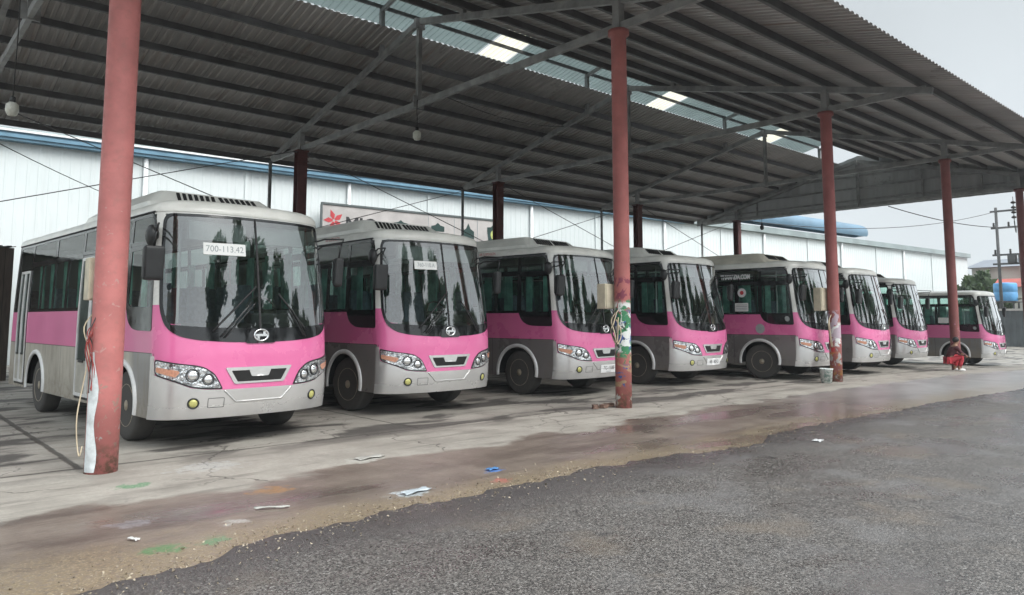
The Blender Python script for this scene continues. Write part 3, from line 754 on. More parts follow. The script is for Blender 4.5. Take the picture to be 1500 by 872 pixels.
# ------------------------------------------------------------------ warehouse behind
wa = Vector((3.4, 30.8, 0)); wb = Vector((85.6, 25.7, 0)); wd = (wb - wa).normalized(); wa = wa - wd * 25; WL = (wb - wa).length; WH_ = 8.15
ang = math.atan2(wd.y, wd.x)
wh = tag(empty('warehouse', wa, ang), 'long pale metal clad warehouse with blue eaves behind the bus shelter', 'warehouse')
def wall_mat():
    t = NT('pale_metal_cladding'); x, y, z = t.xyz(); n = t.noise(.25, detail=5)
    c = t.mix(t.rng(n, .3, .7), (.62, .675, .675), (.68, .725, .725))
    st = t.noise(2., t.vec(t.mt('MULTIPLY', x, 2.2), 0., t.mt('MULTIPLY', z, .12)), detail=4); c = t.mix(t.mul(t.rng(st, .5, .8), .18), c, (.40, .42, .40))
    return t.pbr(c, .55, .05)
M['wall'] = wall_mat(); M['blue'] = simple('blue_eave_trim', (.13, .25, .34), .4, .1, .15, 1.5); M['bluevent'] = simple('blue_ridge_vent', (.13, .22, .30), .5, 0, .12, .6); M['roofgrey'] = simple('grey_green_roof', (.28, .33, .33), .55, .2, .15, .8); M['pipewhite'] = simple('white_pipe', (.74, .76, .76), .5)
mb = MB(); x = 0; prev = None
while x < WL:
    for q, h in ((0, 0), (.13, 0), (.15, .012), (.22, .012), (.24, 0)):
        cur = [mb.v((x + q, -h, -1)), mb.v((x + q, -h, WH_ - .35))]
        if prev: mb.face([prev[0], cur[0], cur[1], prev[1]])
        prev = cur
    x += .33
prev2 = [mb.v((WL, 0, -1)), mb.v((WL, 0, WH_ - .35))]; e2 = [mb.v((WL, 24, -1)), mb.v((WL, 24, WH_ - .35)), mb.v((WL, 12, WH_ + 1.8))]
mb.face([prev[0], prev2[0], prev2[1], prev[1]]); mb.face([prev2[0], e2[0], e2[1], e2[2], prev2[1]])
mb.build('wall', M['wall'], wh, fixn=False)
mb = MB(); mb.box(0, 62, -.35, .05, WH_ - .36, WH_ - .06); mb.box(0, 62, -.42, -.352, WH_ - .26, WH_ - .14); mb.build('eave_gutter', M['blue'], wh)
MB().box(62.01, WL + .2, -.33, .05, WH_ - .32, WH_ + .02).build('eave_gutter', M['roofgrey'], wh)
MB().box(0, 62, -.45, -.1, WH_ - .055, WH_ + .02).build('eave_flashing', M['pipewhite'], wh)
rf = MB().hexa([(0, -.3, WH_ + .03), (WL + .3, -.3, WH_ + .03), (WL + .3, 12, WH_ + 1.85), (0, 12, WH_ + 1.85), (0, -.3, WH_ + .1), (WL + .3, -.3, WH_ + .1), (WL + .3, 12, WH_ + 1.95), (0, 12, WH_ + 1.95)]).build('roof', M['roofgrey'], wh)
# blue barrel vent standing on the roof slope
mb = MB(); yv, zv, rv = 4.6, 9.95, .74; prof = []
for xx_, k in ((50, 1), (94.3, 1), (94.8, .93), (95.1, .75)):
    prof.append([mb.v((xx_, yv + rv * k * math.cos(a), zv + rv * k * math.sin(a))) for a in np.linspace(R(-35), R(215), 15)])
for i in range(3):
    for k in range(14): mb.face([prof[i][k], prof[i + 1][k], prof[i + 1][k + 1], prof[i][k + 1]], True)
mb.face(prof[-1]); mb.face(prof[0][::-1])
mb.build('ridge_vent', M['bluevent'], rf)
for xx_ in (29.7, 38.2, 49, 60, 71, 82, 93): MB().tube([(xx_, -.12, WH_ - .4), (xx_, -.12, -.5)], .09, 10).build('downpipe', M['pipewhite'], wh)
for xx_ in (33.6, 42.5, 54, 66, 77, 88, 99): MB().box(xx_ - .08, xx_ + .08, -.06, -.032, -.5, WH_ - .37).build('panel_joint', M['wall'], wh)

# signboard in front of the wall
M['board'] = simple('grey_sign_board', (.47, .445, .43), .5, 0, .12, 1.2); M['darkframe'] = simple('dark_sign_frame', (.10, .12, .12), .5)
M['signgreen'] = simple('sign_dark_green', (.02, .05, .045), .5); M['signlime'] = simple('sign_lime', (.5, .55, .18), .5)
sg0 = Vector((17.2, 29.6, 0)) ; sgr = ang
sgn = tag(empty('signboard', (15.05, 29.45, 0), ang), 'long grey company signboard with red star mark and black letters above the second bus', 'signboard')
SWD, Z0, Z1 = 9.75, 4.6, 6.6
MB().box(0, SWD, 0, .08, Z0, Z1).build('board', M['board'], sgn)
mb = MB(); mb.box(-.04, SWD + .04, -.04, .1, Z1, Z1 + .09); mb.box(-.06, -.0, -.04, .1, Z0, Z1 - .002); mb.box(SWD, SWD + .1, -.04, .1, Z0, Z1 - .002); mb.build('frame', M['darkframe'], sgn)
mb = MB()
for q in (5.4, 6.9, 8.3): mb.box(q, q + .025, -.012, -.001, Z0, Z1 - .01)
mb.build('panel_seam', M['greyink'], sgn)
def sgm(x, z): return Matrix.Translation((x, -.006, z)) @ Matrix.Rotation(R(90), 4, 'X')
flat_text('MIG', 1.0, sgm(1.85, 5.72), M['ink'], sgn, sx=.85, bold=.035)
mb = MB()
for k in range(5):
    a = PI / 2 + k * 2 * PI / 5 + .35; T = Matrix.Translation((.55, -.01, 5.92)) @ Matrix.Rotation(-a, 4, 'Y')
    g = [T @ Vector(p) for p in ((.06, 0, -.04), (.25, 0, -.13), (.5, 0, .0), (.25, 0, .10), (.06, 0, .04))]; mb.face([mb.v(p) for p in g])
mb.build('star_mark', M['redink'], sgn)
flat_text('GROUP', .2, sgm(.6, 5.22), M['redink'], sgn, sx=1.2)
for (cx, w, h, zt) in ((3.9, .75, .3, 6.0), (5.95, .75, .35, 6.0), (7.75, .7, .8, 5.8)):
    mb = MB(); pts = [(-w / 2, -h / 2), (w / 2, -h / 2), (w / 2, h * .2), (w * .2, h * .35), (0, h * .7), (-w * .2, h * .35), (-w / 2, h * .2)]
    mb.face([mb.v((cx + a, -.01, zt + b)) for a, b in pts]); mb.build('vehicle_picture', M['signgreen'], sgn)
mb = MB(); sh = [(0, -.75), (.3, -.35), (.38, .2), (.38, .4), (.15, .42), (0, .55), (-.15, .42), (-.38, .4), (-.38, .2), (-.3, -.35)]
mb.face([mb.v((9.3 + a, -.012, 5.85 + b)) for a, b in sh]); em = mb.build('shield_emblem', M['signgreen'], sgn)
mb = MB(); mb.face([mb.v((9.3 + .17 * math.cos(a), -.018, 5.88 + .24 * math.sin(a))) for a in np.linspace(0, 2 * PI, 17)[:-1]]); mb.build('emblem_centre', M['signlime'], em)
mb = MB(); 
for q in (.3, 4.9, 9.5): mb.box(q - .05, q + .05, .085, .18, -.3, Z1 - .1)
mb.build('post', M['steel'], sgn)

# ------------------------------------------------------------------ things on and around the columns
def tri_box(X, z, w=.34, h=.46, lab='', tilt=0):
    e = tag(empty('electrical_box', (X + .14, YF, 0)), lab, 'electrical box', 'meter boxes fixed to the red columns')
    mb = MB(); mb.box(-.15 - w, -.15, .16, .36, z, z + h); b = mb.build('box', M['tan'], e, .012)
    mb = MB(); mb.box(-.15 - w + .02, -.17, .147, .158, z + .02, z + h - .02); mb.build('cover', M['tan'], e)
    MB().box(-.2, .02, .13, .16, z + .1, z + .16).build('bracket', M['steel'], e)
    MB().tube([(-.06, .155, z + .1), (-.05, .165, z + h + .5), (-.02, .165, 6.5)], .014, 6).build('conduit', M['cable'], e)
tri_box(XS[0], 1.80, .17, .46, 'tan box on the rear of the nearest red column')
tri_box(XS[1], 1.78, .28, .46, 'cream box on the left side of the graffiti covered column')
tri_box(XS[2], 1.80, .34, .6, 'tan box on the left of the column with the bucket')
def cable(X, pts, r, mat, lab, n=3, jit=.03):
    e = tag(empty('cable', (X, YF, 0)), lab, 'cable', 'loose cables hanging on the columns')
    for k in range(n):
        rs = random.Random(k + int(X)); P_ = [Vector(p) + Vector((rs.uniform(-jit, jit), rs.uniform(-jit, jit), rs.uniform(-jit, jit))) for p in pts]; Q = []
        for i in range(len(P_) - 1):
            p0, p1, p2, p3 = P_[max(i - 1, 0)], P_[i], P_[i + 1], P_[min(i + 2, len(P_) - 1)]
            for t in np.linspace(0, 1, 6)[:-1]: Q.append(.5 * ((2 * p1) + (p2 - p0) * t + (2 * p0 - 5 * p1 + 4 * p2 - p3) * t * t + (3 * p1 - p0 - 3 * p2 + p3) * t ** 3))
        Q.append(P_[-1]); MB().tube(Q, r, 6).build('strand', mat[k % len(mat)], e)
cable(XS[0], [(-.12, -.02, 1.75), (-.2, 0, 1.5), (-.19, -.03, 1.25), (-.21, -.02, 1.0), (-.25, -.02, .6), (-.27, -.03, .35), (-.22, -.05, .22), (-.17, -.05, .3)], .007, [M['oldrope']], 'cream cable looped down the left of the nearest column', 1, .03)
cable(XS[0], [(-.12, -.04, 1.62), (-.17, -.05, 1.45), (-.18, -.06, 1.3), (-.15, -.08, 1.05), (-.15, -.07, .85)], .006, [M['orange_cable'], M['orange_cable'], M['cable']], 'red wires bunched on the left of the nearest column', 5, .035)
cable(XS[1], [(-.15, -.02, 1.75), (-.26, 0, 1.55), (-.3, -.02, 1.35), (-.2, -.02, 1.1), (-.16, -.03, 1.3), (-.22, -.02, 1.6)], .012, [M['oldrope'], M['cable']], 'coiled wire hanging on the graffiti covered column', 3, .04)
cable(XS[2], [(-.15, -.02, 1.7), (-.3, 0, 1.5), (-.33, -.02, 1.2), (-.2, -.02, .9)], .012, [M['oldrope']], 'brown wire hanging on the column with the bucket', 2, .05)
# white peeled strip on the near column
mb = MB(); prev = None
for z in np.linspace(.02, 1.25, 14):
    wv = .30 + .05 * math.sin(z * 9) - .16 * max(0, z - .7); a0 = R(188); cur = [mb.v((.164 * math.cos(a), .164 * math.sin(a), z)) for a in np.linspace(a0, a0 + wv * 2.6, 7)]
    if prev:
        for k in range(6): mb.face([prev[k], prev[k + 1], cur[k + 1], cur[k]], True)
    prev = cur
o = mb.build('white_paint_patch', simple('chalky_white_paint', (.62, .66, .67), .8, 0, .2, 9), shed, fixn=False); o.location = Vector((XS[0], YF, 0)) - SO
# bucket
bk = tag(empty('bucket', (18.33, 8.78, zg(18.33))), 'white plastic paint bucket on the concrete at the foot of a column', 'bucket')
mb = MB().lathe([(.0, .02), (.125, .0), (.155, .33), (.165, .335), (.165, .36), (.15, .36), (.122, .02), (0, .03)], 24, caps=False); 
t = NT('grubby_white_bucket'); n = t.noise(14, detail=4); M['bucket'] = t.pbr(t.mix(t.rng(n, .5, .6), (.68, .72, .70), (.25, .36, .33)), .5)
mb.build('pail', M['bucket'], bk); MB().tube([(.165 * math.cos(a), -.02 - .16 * math.sin(a) * .5, .33 - .16 * math.sin(a)) for a in np.linspace(0, PI, 14)], .005, 6).build('handle', M['steel'], bk)
# broken bricks
for k, (dx, dy, rz) in enumerate(((0, 0, .3), (.2, .06, -.2), (-.17, .05, .9))):
    mb = MB(); mb.box(-.09, .09, -.05, .05, 0, .06); bmesh.ops.subdivide_edges(mb.bm, edges=mb.bm.edges[:], cuts=2, use_grid_fill=True)
    for v in mb.bm.verts: v.co += Vector((random.uniform(-.01, .01), random.uniform(-.01, .01), random.uniform(-.004, .006)))
    M['brick'] = M.get('brick') or simple('dirty_brick', (.16, .10, .075), .9, 0, .3, 20, .3)
    o = tag(mb.build('brick', M['brick'], None), ['brown brick between two others beside the graffiti column', 'brown brick nearest the foot of the graffiti column', 'brown brick farthest from the foot of the graffiti column'][k], 'brick', 'bricks by the graffiti column'); o.location = (10.2 + dx, 9.0 + dy, .004); o.rotation_euler = (0, 0, rz)

# ------------------------------------------------------------------ hanging lamps
M['bulbglass'] = simple('dusty_lamp_glass', (.62, .62, .55), .3, 0, .1, 9)
def lamp(x, y, z, top, lab, dark=False):
    e = tag(empty('pendant_lamp', (x, y, z)), lab, 'lamp', 'unlit lamps hanging from the shelter roof')
    MB().lathe([(.0, -.15), (.07, -.13), (.105, -.05), (.1, .06), (.055, .1), (.0, .1)], 16, caps=False).build('shade', M['plastic'] if dark else M['bulbglass'], e)
    MB().lathe([(.045, .09), (.045, .19), (.02, .21)], 12).build('socket', M['plastic'], e)
    MB().tube([(0, 0, .2), (.02, .02, (top - z) * .4), (-.01, .0, (top - z) * .7), (0, 0, top - z)], .011, 6).build('cord', M['cable'], e)
lamp(1.85, 15.3, 5.28, 9.2, 'dusty white lamp on a long wire left of the nearest column')
lamp(10.3, 15.2, 6.2, 7.1, 'white lamp hanging under the first roof truss right of the nearest column')
lamp(36.3, 20.6, 6.5, 7.0, 'dark lamp under the far gable end of the shelter', True)

# ------------------------------------------------------------------ dark shed at the left
def plank_mat():
    t = NT('dark_brown_boards'); x, y, z = t.xyz(); s_ = t.mt('FRACT', t.mt('MULTIPLY', t.mt('ADD', x, y), 4.5)); n = t.noise(3, t.vec(t.mt('MULTIPLY', x, 6), t.mt('MULTIPLY', y, 6), t.mt('MULTIPLY', z, .7)), detail=5)
    c = t.mix(t.rng(n, .3, .7), (.045, .034, .028), (.085, .065, .05)); c = t.mix(t.mt('LESS_THAN', s_, .06), c, (.012, .01, .01)); return t.pbr(c, .8)
M['planks'] = plank_mat()
e = tag(empty('store_shed', (.2, 23.2, 0)), 'dark brown boarded store shed behind the nearest bus at the left edge', 'shed')
MB().box(-2.8, 2.86, 0, 2.6, 0, 3.45).build('wall', M['planks'], e)
csheet(-3.0, 2.9, (-.12, 3.47), (2.8, 3.62), .2, .03).build('roof', simple('rusty_sheet_roof', (.12, .10, .085), .7, .1, .3, 2), e, fixn=False)

# ------------------------------------------------------------------ person crouching by the far column
def skin_obj(name, pts, edges, mat, parent, sub=2):
    me = bpy.data.meshes.new(name); me.from_pydata([p[:3] for p in pts], edges, []); o = bpy.data.objects.new(name, me); COL.objects.link(o)
    md = o.modifiers.new('s', 'SKIN'); 
    for i, p in enumerate(pts): me.skin_vertices[0].data[i].radius = (p[3], p[4] if len(p) > 4 else p[3])
    me.skin_vertices[0].data[0].use_root = True
    sb = o.modifiers.new('u', 'SUBSURF'); sb.levels = sub; sb.render_levels = sub
    bpy.context.view_layer.update(); m2 = bpy.data.meshes.new_from_object(o.evaluated_get(bpy.context.evaluated_depsgraph_get()))
    bpy.data.objects.remove(o); bpy.data.meshes.remove(me); m2.materials.clear(); m2.materials.append(mat)
    for p in m2.polygons: p.use_smooth = True
    return link(bpy.data.objects.new(name, m2), parent)
M['skin'] = simple('skin', (.30, .17, .11), .6); M['maroon'] = simple('maroon_shirt', (.085, .025, .032), .85, 0, .25, 12); M['redcloth'] = simple('red_trousers', (.42, .03, .045), .8, 0, .2, 12); M['hair'] = simple('black_hair', (.012, .011, .011), .6); M['shoe'] = simple('white_shoe', (.7, .7, .68), .6)
px, py = 26.75, 8.6
pe = tag(empty('person', (px, py, zg(px)), R(40)), 'person in a maroon top and red trousers crouching at the foot of a column', 'person')
# faces -y locally; squatting, leaning forward, arms on knees
body = [(0, .12, .40, .12, .10), (0, .06, .56, .12, .09), (0, -.03, .72, .14, .09), (0, -.08, .80, .07, .06), (0, -.11, .87, .048), (0, -.14, .95, .075, .09), (0, -.15, 1.03, .07, .085)]
ed = [(0, 1), (1, 2), (2, 3), (3, 4), (4, 5), (5, 6)]
for s_ in (-1, 1):
    k = len(body); body += [(s_ * .11, .10, .36, .08), (s_ * .17, -.24, .50, .07), (s_ * .16, -.10, .10, .042), (s_ * .16, -.13, .05, .035)]; ed += [(0, k), (k, k + 1), (k + 1, k + 2), (k + 2, k + 3)]
    k = len(body); body += [(s_ * .18, -.07, .78, .05), (s_ * .26, -.16, .58, .04), (s_ * .16, -.34, .50, .03), (s_ * .10, -.40, .47, .026)]; ed += [(3, k), (k, k + 1), (k + 1, k + 2), (k + 2, k + 3)]
skin_obj('body', body, ed, M['skin'], pe)
sh = [(0, .13, .40, .14, .12), (0, .07, .56, .14, .11), (0, -.03, .72, .16, .11), (0, -.08, .805, .085, .075)]; se = [(0, 1), (1, 2), (2, 3)]
for s_ in (-1, 1):
    k = len(sh); sh += [(s_ * .18, -.07, .775, .066), (s_ * .25, -.15, .60, .055), (s_ * .165, -.33, .505, .042)]; se += [(2, k), (k, k + 1), (k + 1, k + 2)]
skin_obj('shirt', sh, se, M['maroon'], pe)
tr = [(0, .15, .36, .135, .115)]; te = []
for s_ in (-1, 1):
    k = len(tr); tr += [(s_ * .11, .11, .35, .10), (s_ * .17, -.23, .49, .085), (s_ * .163, -.12, .14, .06)]; te += [(0, k), (k, k + 1), (k + 1, k + 2)]
skin_obj('trousers', tr, te, M['redcloth'], pe)
MB().ball((0, -.115, 1.01), .098, (.95, 1.05, 1.0), 16).build('hair', M['hair'], pe)
for s_ in (-1, 1):
    mb = MB(); mb.ball((s_ * .16, -.19, .05), .06, (.75, 1.9, .8), 12); mb.build('shoe', M['shoe'], pe)
    mb = MB()
    for f in range(4): mb.tube([(s_ * .10 + (f - 1.5) * .018, -.41, .475), (s_ * .095 + (f - 1.5) * .018, -.46 - .01 * (f in (1, 2)), .46), (s_ * .09 + (f - 1.5) * .017, -.475, .425)], .009, 6)
    mb.tube([(s_ * .06, -.40, .47), (s_ * .03, -.43, .45)], .010, 6); mb.build('fingers', M['skin'], pe)
mb = MB(); mb.ball((0, -.245, .945), .016, (.8, 1.2, 1.1), 8); mb.build('nose', M['skin'], pe)
mb = MB(); [mb.ball((s_ * .033, -.222, .968), .011, n=8) for s_ in (-1, 1)]; mb.build('eyes', M['hair'], pe)
MB().ball((0, -.226, .905), .02, (1.1, .5, .3), 8).build('mouth', M['redcloth'], pe)

# ------------------------------------------------------------------ ground
def base_spill(t, c, x, y, spots):
    for k, (sx, sy, r, col, st) in enumerate(spots):
        v = t.vec(t.mt('MULTIPLY', t.mt('SUBTRACT', x, sx), .75), t.mt('SUBTRACT', y, sy), 0.); d = t.new('ShaderNodeVectorMath', operation='LENGTH'); t.inp(d.inputs[0], v)
        nn = t.noise(9, t.vm('ADD', t.tc(), (k * 3.3, 0, 0)), detail=5); nn2 = t.noise(45, detail=4, rough=.7); m = t.mul(t.rng(t.mt('ADD', d.outputs['Value'], t.mt('MULTIPLY', t.mt('SUBTRACT', nn, .5), r * 3.2)), r, r * .5, 0, st), t.rng(nn2, .36, .56, .25, 1.)); c = t.mix(m, c, col)
    return c
def yard_mat():
    t = NT('stained_concrete_yard'); x, y, z = t.xyz()
    big = t.noise(.35, detail=6); mid = t.noise(1.3, detail=7, rough=.62); fine = t.noise(22, detail=5, rough=.7); str_ = t.noise(1.0, t.vec(t.mt('MULTIPLY', x, .35), t.mt('MULTIPLY', y, 2.2), 0.), detail=6, rough=.65)
    conc = t.mix(t.rng(mid, .25, .75), (.265, .243, .21), (.42, .392, .345)); conc = t.mix(t.rng(fine, .35, .7, 0, .5), conc, (.25, .24, .215))
    conc = t.mix(t.mul(t.rng(str_, .50, .66), .62), conc, (.12, .108, .093))
    blot = t.mul(t.rng(t.noise(.9, t.vm('ADD', t.tc(), (5., 9., 0.)), detail=7, rough=.65),   .50, .66), .42); conc = t.mix(blot, conc, (.17, .155, .135))
    crack = t.mul(t.rng(t.vor(.55, t.vm('ADD', t.tc(), t.noise(1.6, detail=5, col=True)), out='Distance', feature='DISTANCE_TO_EDGE'), .012, .004), t.rng(big, .42, .55)); conc = t.mix(t.mt('MULTIPLY', crack, .8), conc, (.06, .052, .045))
    # oil and wet patches below the buses
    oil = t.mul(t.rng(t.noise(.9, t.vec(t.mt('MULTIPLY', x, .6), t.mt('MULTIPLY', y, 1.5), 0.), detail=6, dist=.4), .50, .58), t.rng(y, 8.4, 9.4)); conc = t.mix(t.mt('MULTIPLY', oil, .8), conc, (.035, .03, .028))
    # joints
    wob = t.mt('MULTIPLY', t.mt('SUBTRACT', t.noise(3, detail=4), .5), .06)
    def line(v, p, w): return t.rng(t.mt('ABSOLUTE', t.mt('SUBTRACT', t.mt('ADD', v, wob), p)), w, w * .4)
    jm = t.mul(line(y, 9.15, .035), t.rng(str_, .3, .5))
    for p in (1.92, 6.3, 10.6, 14.9, 19.2, 23.5, 27.8): jm = t.mt('MAXIMUM', jm, t.mul(line(x, p, .05 if p < 2 else .025), t.rng(y, 9.0, 9.2)))
    conc = t.mix(t.mt('MULTIPLY', jm, .85), conc, (.05, .043, .037))
    # brown silt strip between slab edge and asphalt
    edge = t.mt('ADD', y, t.mt('MULTIPLY', t.mt('SUBTRACT', t.noise(.9, detail=6), .5), 1.5)); edge = t.mt('ADD', edge, t.rng(x, 2., 12., .45, -.15, False)); edge = t.mt('ADD', edge, t.mt('MULTIPLY', t.mt('SUBTRACT', str_, .5), .5))
    edge = t.mt('ADD', edge, t.mt('MULTIPLY', t.mt('SUBTRACT', fine, .5), .25)); silt = t.rng(edge, 7.70, 7.50)
    br = t.mix(t.rng(mid, .3, .7), (.12, .094, .078), (.22, .182, .152)); br = t.mix(t.rng(fine, .5, .75, 0, .4), br, (.30, .26, .21)); br = t.mix(t.mul(t.rng(str_, .52, .64), .6), br, (.075, .055, .046)); br = t.mix(t.mul(t.rng(x, 11, 20), .9), br, t.mix(t.rng(mid, .3, .7), (.24, .235, .23), (.36, .355, .35)))  # grey towards the right paints the wet sheen into the silt colour
    sand = t.mul(t.rng(t.mt('ADD', y, t.mt('MULTIPLY', t.mt('SUBTRACT', t.noise(1.6, detail=6), .5), 1.3)), 6.2, 5.5), t.rng(t.noise(28, detail=5, rough=.7), .33, .58), t.rng(x, 26, 14)); br = t.mix(sand, br, t.mix(t.rng(t.vor(60), .1, .5), (.38, .315, .215), (.22, .172, .11)))
    c = t.mix(silt, conc, br)
    c = base_spill(t, c, x, y, [(2.12, 7.87, .13, (.05, .22, .09), .8), (1.72, 5.60, .13, (.05, .20, .07), .8), (2.06, 5.58, .10, (.06, .23, .11), .75), (3.05, 6.81, .16, (.40, .20, .05), .6), (5.15, 6.12, .1, (.05, .2, .55), .9), (3.93, 5.85, .16, (.55, .62, .66), .8), (2.38, 5.96, .1, (.5, .5, .48), .6), (4.9, 5.7, .1, (.45, .12, .10), .7), (3.0, 8.35, .3, (.5, .52, .52), .4), (1.75, 6.45, .14, (.35, .33, .36), .6), (4.45, 7.55, .18, (.5, .5, .46), .6)])
    # water film
    wetn = t.mt('ADD', t.noise(.55, t.vec(t.mt('MULTIPLY', x, .55), t.mt('MULTIPLY', y, 1.6), 0.), detail=5), t.rng(x, 6, 20, -.10, .24, False))
    wet = t.mul(silt, t.rng(wetn, .40, .60)); damp = t.mul(t.rng(x, 20, 30), t.rng(y, 9.6, 8.6), t.rng(mid, .35, .6))
    wet = t.mt('MAXIMUM', wet, t.mt('MULTIPLY', damp, .6))
    far = t.mul(t.rng(x, 30, 38), t.rng(mid, .3, .6)); wet = t.mt('MAXIMUM', wet, far)
    c = t.mix(t.mul(wet, t.rng(x, 10, 20, .45, .12)), c, (.05, .045, .04))
    rough = t.mix(wet, t.mix(silt, (.75,) * 3, (.42,) * 3), t.vec(*[t.rng(x, 8, 18, .16, .33)] * 3))
    h = t.mt('ADD', t.mt('MULTIPLY', fine, .5), t.mt('MULTIPLY', mid, .8)); h = t.mt('SUBTRACT', h, t.mt('MULTIPLY', jm, 1.5)); h = t.mt('MULTIPLY', h, t.mt('SUBTRACT', 1., t.mt('MULTIPLY', wet, .93)))
    return t.pbr(c, rough, 0, t.bump(h, .5, .02))
def road_mat():
    t = NT('wet_asphalt'); x, y, z = t.xyz()
    agg = t.vor(88, out='Color'); aggd = t.vor(88); sp_ = t.new('ShaderNodeSeparateColor'); t.inp(sp_.inputs[0], agg); r = sp_.outputs[0]
    mid = t.noise(.9, detail=6, rough=.6); big = t.noise(.28, detail=4); fine = t.noise(60, detail=4, rough=.75)
    c = t.mix(t.rng(r, .1, .95), (.048, .044, .041), (.205, .188, .172)); c = t.mix(t.rng(r, .93, .97), c, (.30, .285, .27)); c = t.mix(t.rng(fine, .35, .7, 0, .6), c, (.045, .043, .042))
    c = t.mix(t.mul(t.rng(mid, .52, .68), .55), c, (.17, .14, .11)); c = t.mix(t.mul(t.rng(t.noise(1.1, t.vm('ADD', t.tc(), (3., 1., 0.)), detail=6), .5, .68), t.rng(x, 1, 6), .5), c, (.175, .17, .168))  # second mix paints pale sheen patches into the asphalt colour
    trk = t.mul(t.mt('MAXIMUM', t.rng(t.mt('ABSOLUTE', t.mt('ADD', y, t.mt('MULTIPLY', mid, .5))), .35, .1), t.rng(t.mt('ABSOLUTE', t.mt('SUBTRACT', t.mt('ADD', y, t.mt('MULTIPLY', mid, .5)), 2.2)), .35, .1)), t.rng(big, .35, .6), .35); c = t.mix(trk, c, (.06, .056, .055))
    ck = t.mul(t.rng(t.vor(.5, t.vm('ADD', t.tc(), t.noise(1.2, detail=6, col=True)), feature='DISTANCE_TO_EDGE'), .014, .004), t.rng(t.noise(.4, t.vm('ADD', t.tc(), (11., 4., 0.))), .50, .56)); c = t.mix(t.mt('MULTIPLY', ck, .0), c, (.02, .018, .018))
    oil = t.mul(t.rng(t.noise(1.7, t.vm('ADD', t.tc(), (2., 17., 0.)), detail=5), .64, .72), .6); c = t.mix(oil, c, (.03, .028, .03))
    edged = t.mul(t.rng(t.mt('ADD', y, t.mt('MULTIPLY', t.mt('SUBTRACT', mid, .5), 1.2)), 4.3, 5.2), .75); c = t.mix(edged, c, t.mix(t.rng(fine, .3, .7), (.03, .026, .028), (.085, .075, .073)))
    wet = t.rng(t.mt('ADD', t.noise(.6, t.vec(t.mt('MULTIPLY', x, .8), t.mt('MULTIPLY', y, 1.3), 0.), detail=6, rough=.6), t.rng(x, 2, 12, -.06, .06, False)), .44, .62)
    rough = t.mt('ADD', t.rng(wet, 0, 1, .56, .19, False), t.mt('MULTIPLY', t.mt('SUBTRACT', r, .5), .16))
    h = t.mt('ADD', t.mt('MULTIPLY', t.mt('SUBTRACT', 1, aggd), .7), t.mt('MULTIPLY', fine, .5)); h = t.mt('MULTIPLY', h, t.rng(wet, 0, 1, 1, .45, False))
    return t.pbr(c, rough, 0, t.bump(h, .55, .012, t.bump(mid, .3, .05)))
M['yard'] = yard_mat(); M['road'] = road_mat()
def grid(xs, ys, fz):
    mb = MB(); V = [[mb.v((x, y, fz(x, y))) for y in ys] for x in xs]
    for i in range(len(xs) - 1):
        for j in range(len(ys) - 1): mb.face([V[i][j], V[i + 1][j], V[i + 1][j + 1], V[i][j + 1]], True)
    return mb
xs = [-60, -30, -10] + list(np.arange(-4, 40, 1.0)) + [45, 60, 100, 160, 300]
tag(grid(xs, [4.0, 5, 6, 7, 8, 10, 15, 30, 60], lambda x, y: zg(x)).build('concrete_yard', M['yard'], fixn=False), kind='structure')
def hsh(a, f):  # small smooth noise
    return math.sin(a * f * 1.7 + 1.3) * .5 + math.sin(a * f * 3.1 + .4) * .3 + math.sin(a * f * 7.7 + 2.) * .2
def edgeY(x): 
    e = 5.38 + .10 * hsh(x, .7) + .05 * hsh(x, 3.1) + .03 * hsh(x, 9.) + .018 * hsh(x, 23.)
    if 7.2 < x < 10: e -= .25 * math.sin((x - 7.2) / 2.8 * PI) ** 2
    if x < 2.4: e -= .42 * min(1, (2.4 - x) / 1.2)
    return e - .045 * max(0, x - 13)
mb = MB(); X_ = [-60, -30, -12, -6] + list(np.arange(-3, 20, .06)) + list(np.arange(20, 60, .5)) + [80, 120, 200, 300]; prev = None
for x in X_:
    e = edgeY(x); z = zg(x); cur = [mb.v((x, e + .05, z - .02)), mb.v((x, e, z + .016 + .008 * hsh(x, 5))), mb.v((x, e - .10, z + .026)), mb.v((x, e - .6, z + .03)), mb.v((x, 1.5, z + .035)), mb.v((x, -6, z + .03)), mb.v((x, -40, z))]
    if prev:
        for k in range(6): mb.face([prev[k + 1], cur[k + 1], cur[k], prev[k]], True)
    prev = cur
tag(mb.build('asphalt_road', M['road'], fixn=False), kind='structure')
M['earth'] = simple('damp_earth', (.14, .13, .10), .8, 0, .3, .2)
g = MB(); v = [g.v(p) for p in ((-2500, -2500, -.46), (2500, -2500, -.46), (2500, 2500, -.46), (-2500, 2500, -.46))]; g.face(v); tag(g.build('ground', M['earth'], fixn=False), kind='structure')
# loose grit along the broken asphalt edge
mb = MB(); rs = random.Random(3)
for k in range(2600):
    x = rs.uniform(.6, 15) if k % 3 else rs.uniform(1, 6); d = abs(rs.gauss(0, .22)); y = edgeY(x) + (.04 + d if rs.random() < .62 else -d * 1.2); r = rs.uniform(.004, .012) * (1.5 if rs.random() < .12 else 1)
    z = zg(x) + (.03 if y < edgeY(x) else 0) + r * .4
    q = [Vector((rs.uniform(-1, 1), rs.uniform(-1, 1), rs.uniform(-.6, .8))).normalized() * r * rs.uniform(.7, 1.3) for _ in range(4)]; vs = [mb.v(Vector((x, y, z)) + p) for p in q]
    for a in ((0, 1, 2), (0, 2, 3), (0, 3, 1), (1, 3, 2)): mb.face([vs[i] for i in a])
t = NT('loose_grit'); oi = t.new('ShaderNodeNewGeometry'); M['grit'] = t.pbr(t.mix(oi.outputs['Random Per Island'], (.09, .07, .05), (.42, .36, .27)), .8)
tag(mb.build('gravel', M['grit']), kind='stuff')
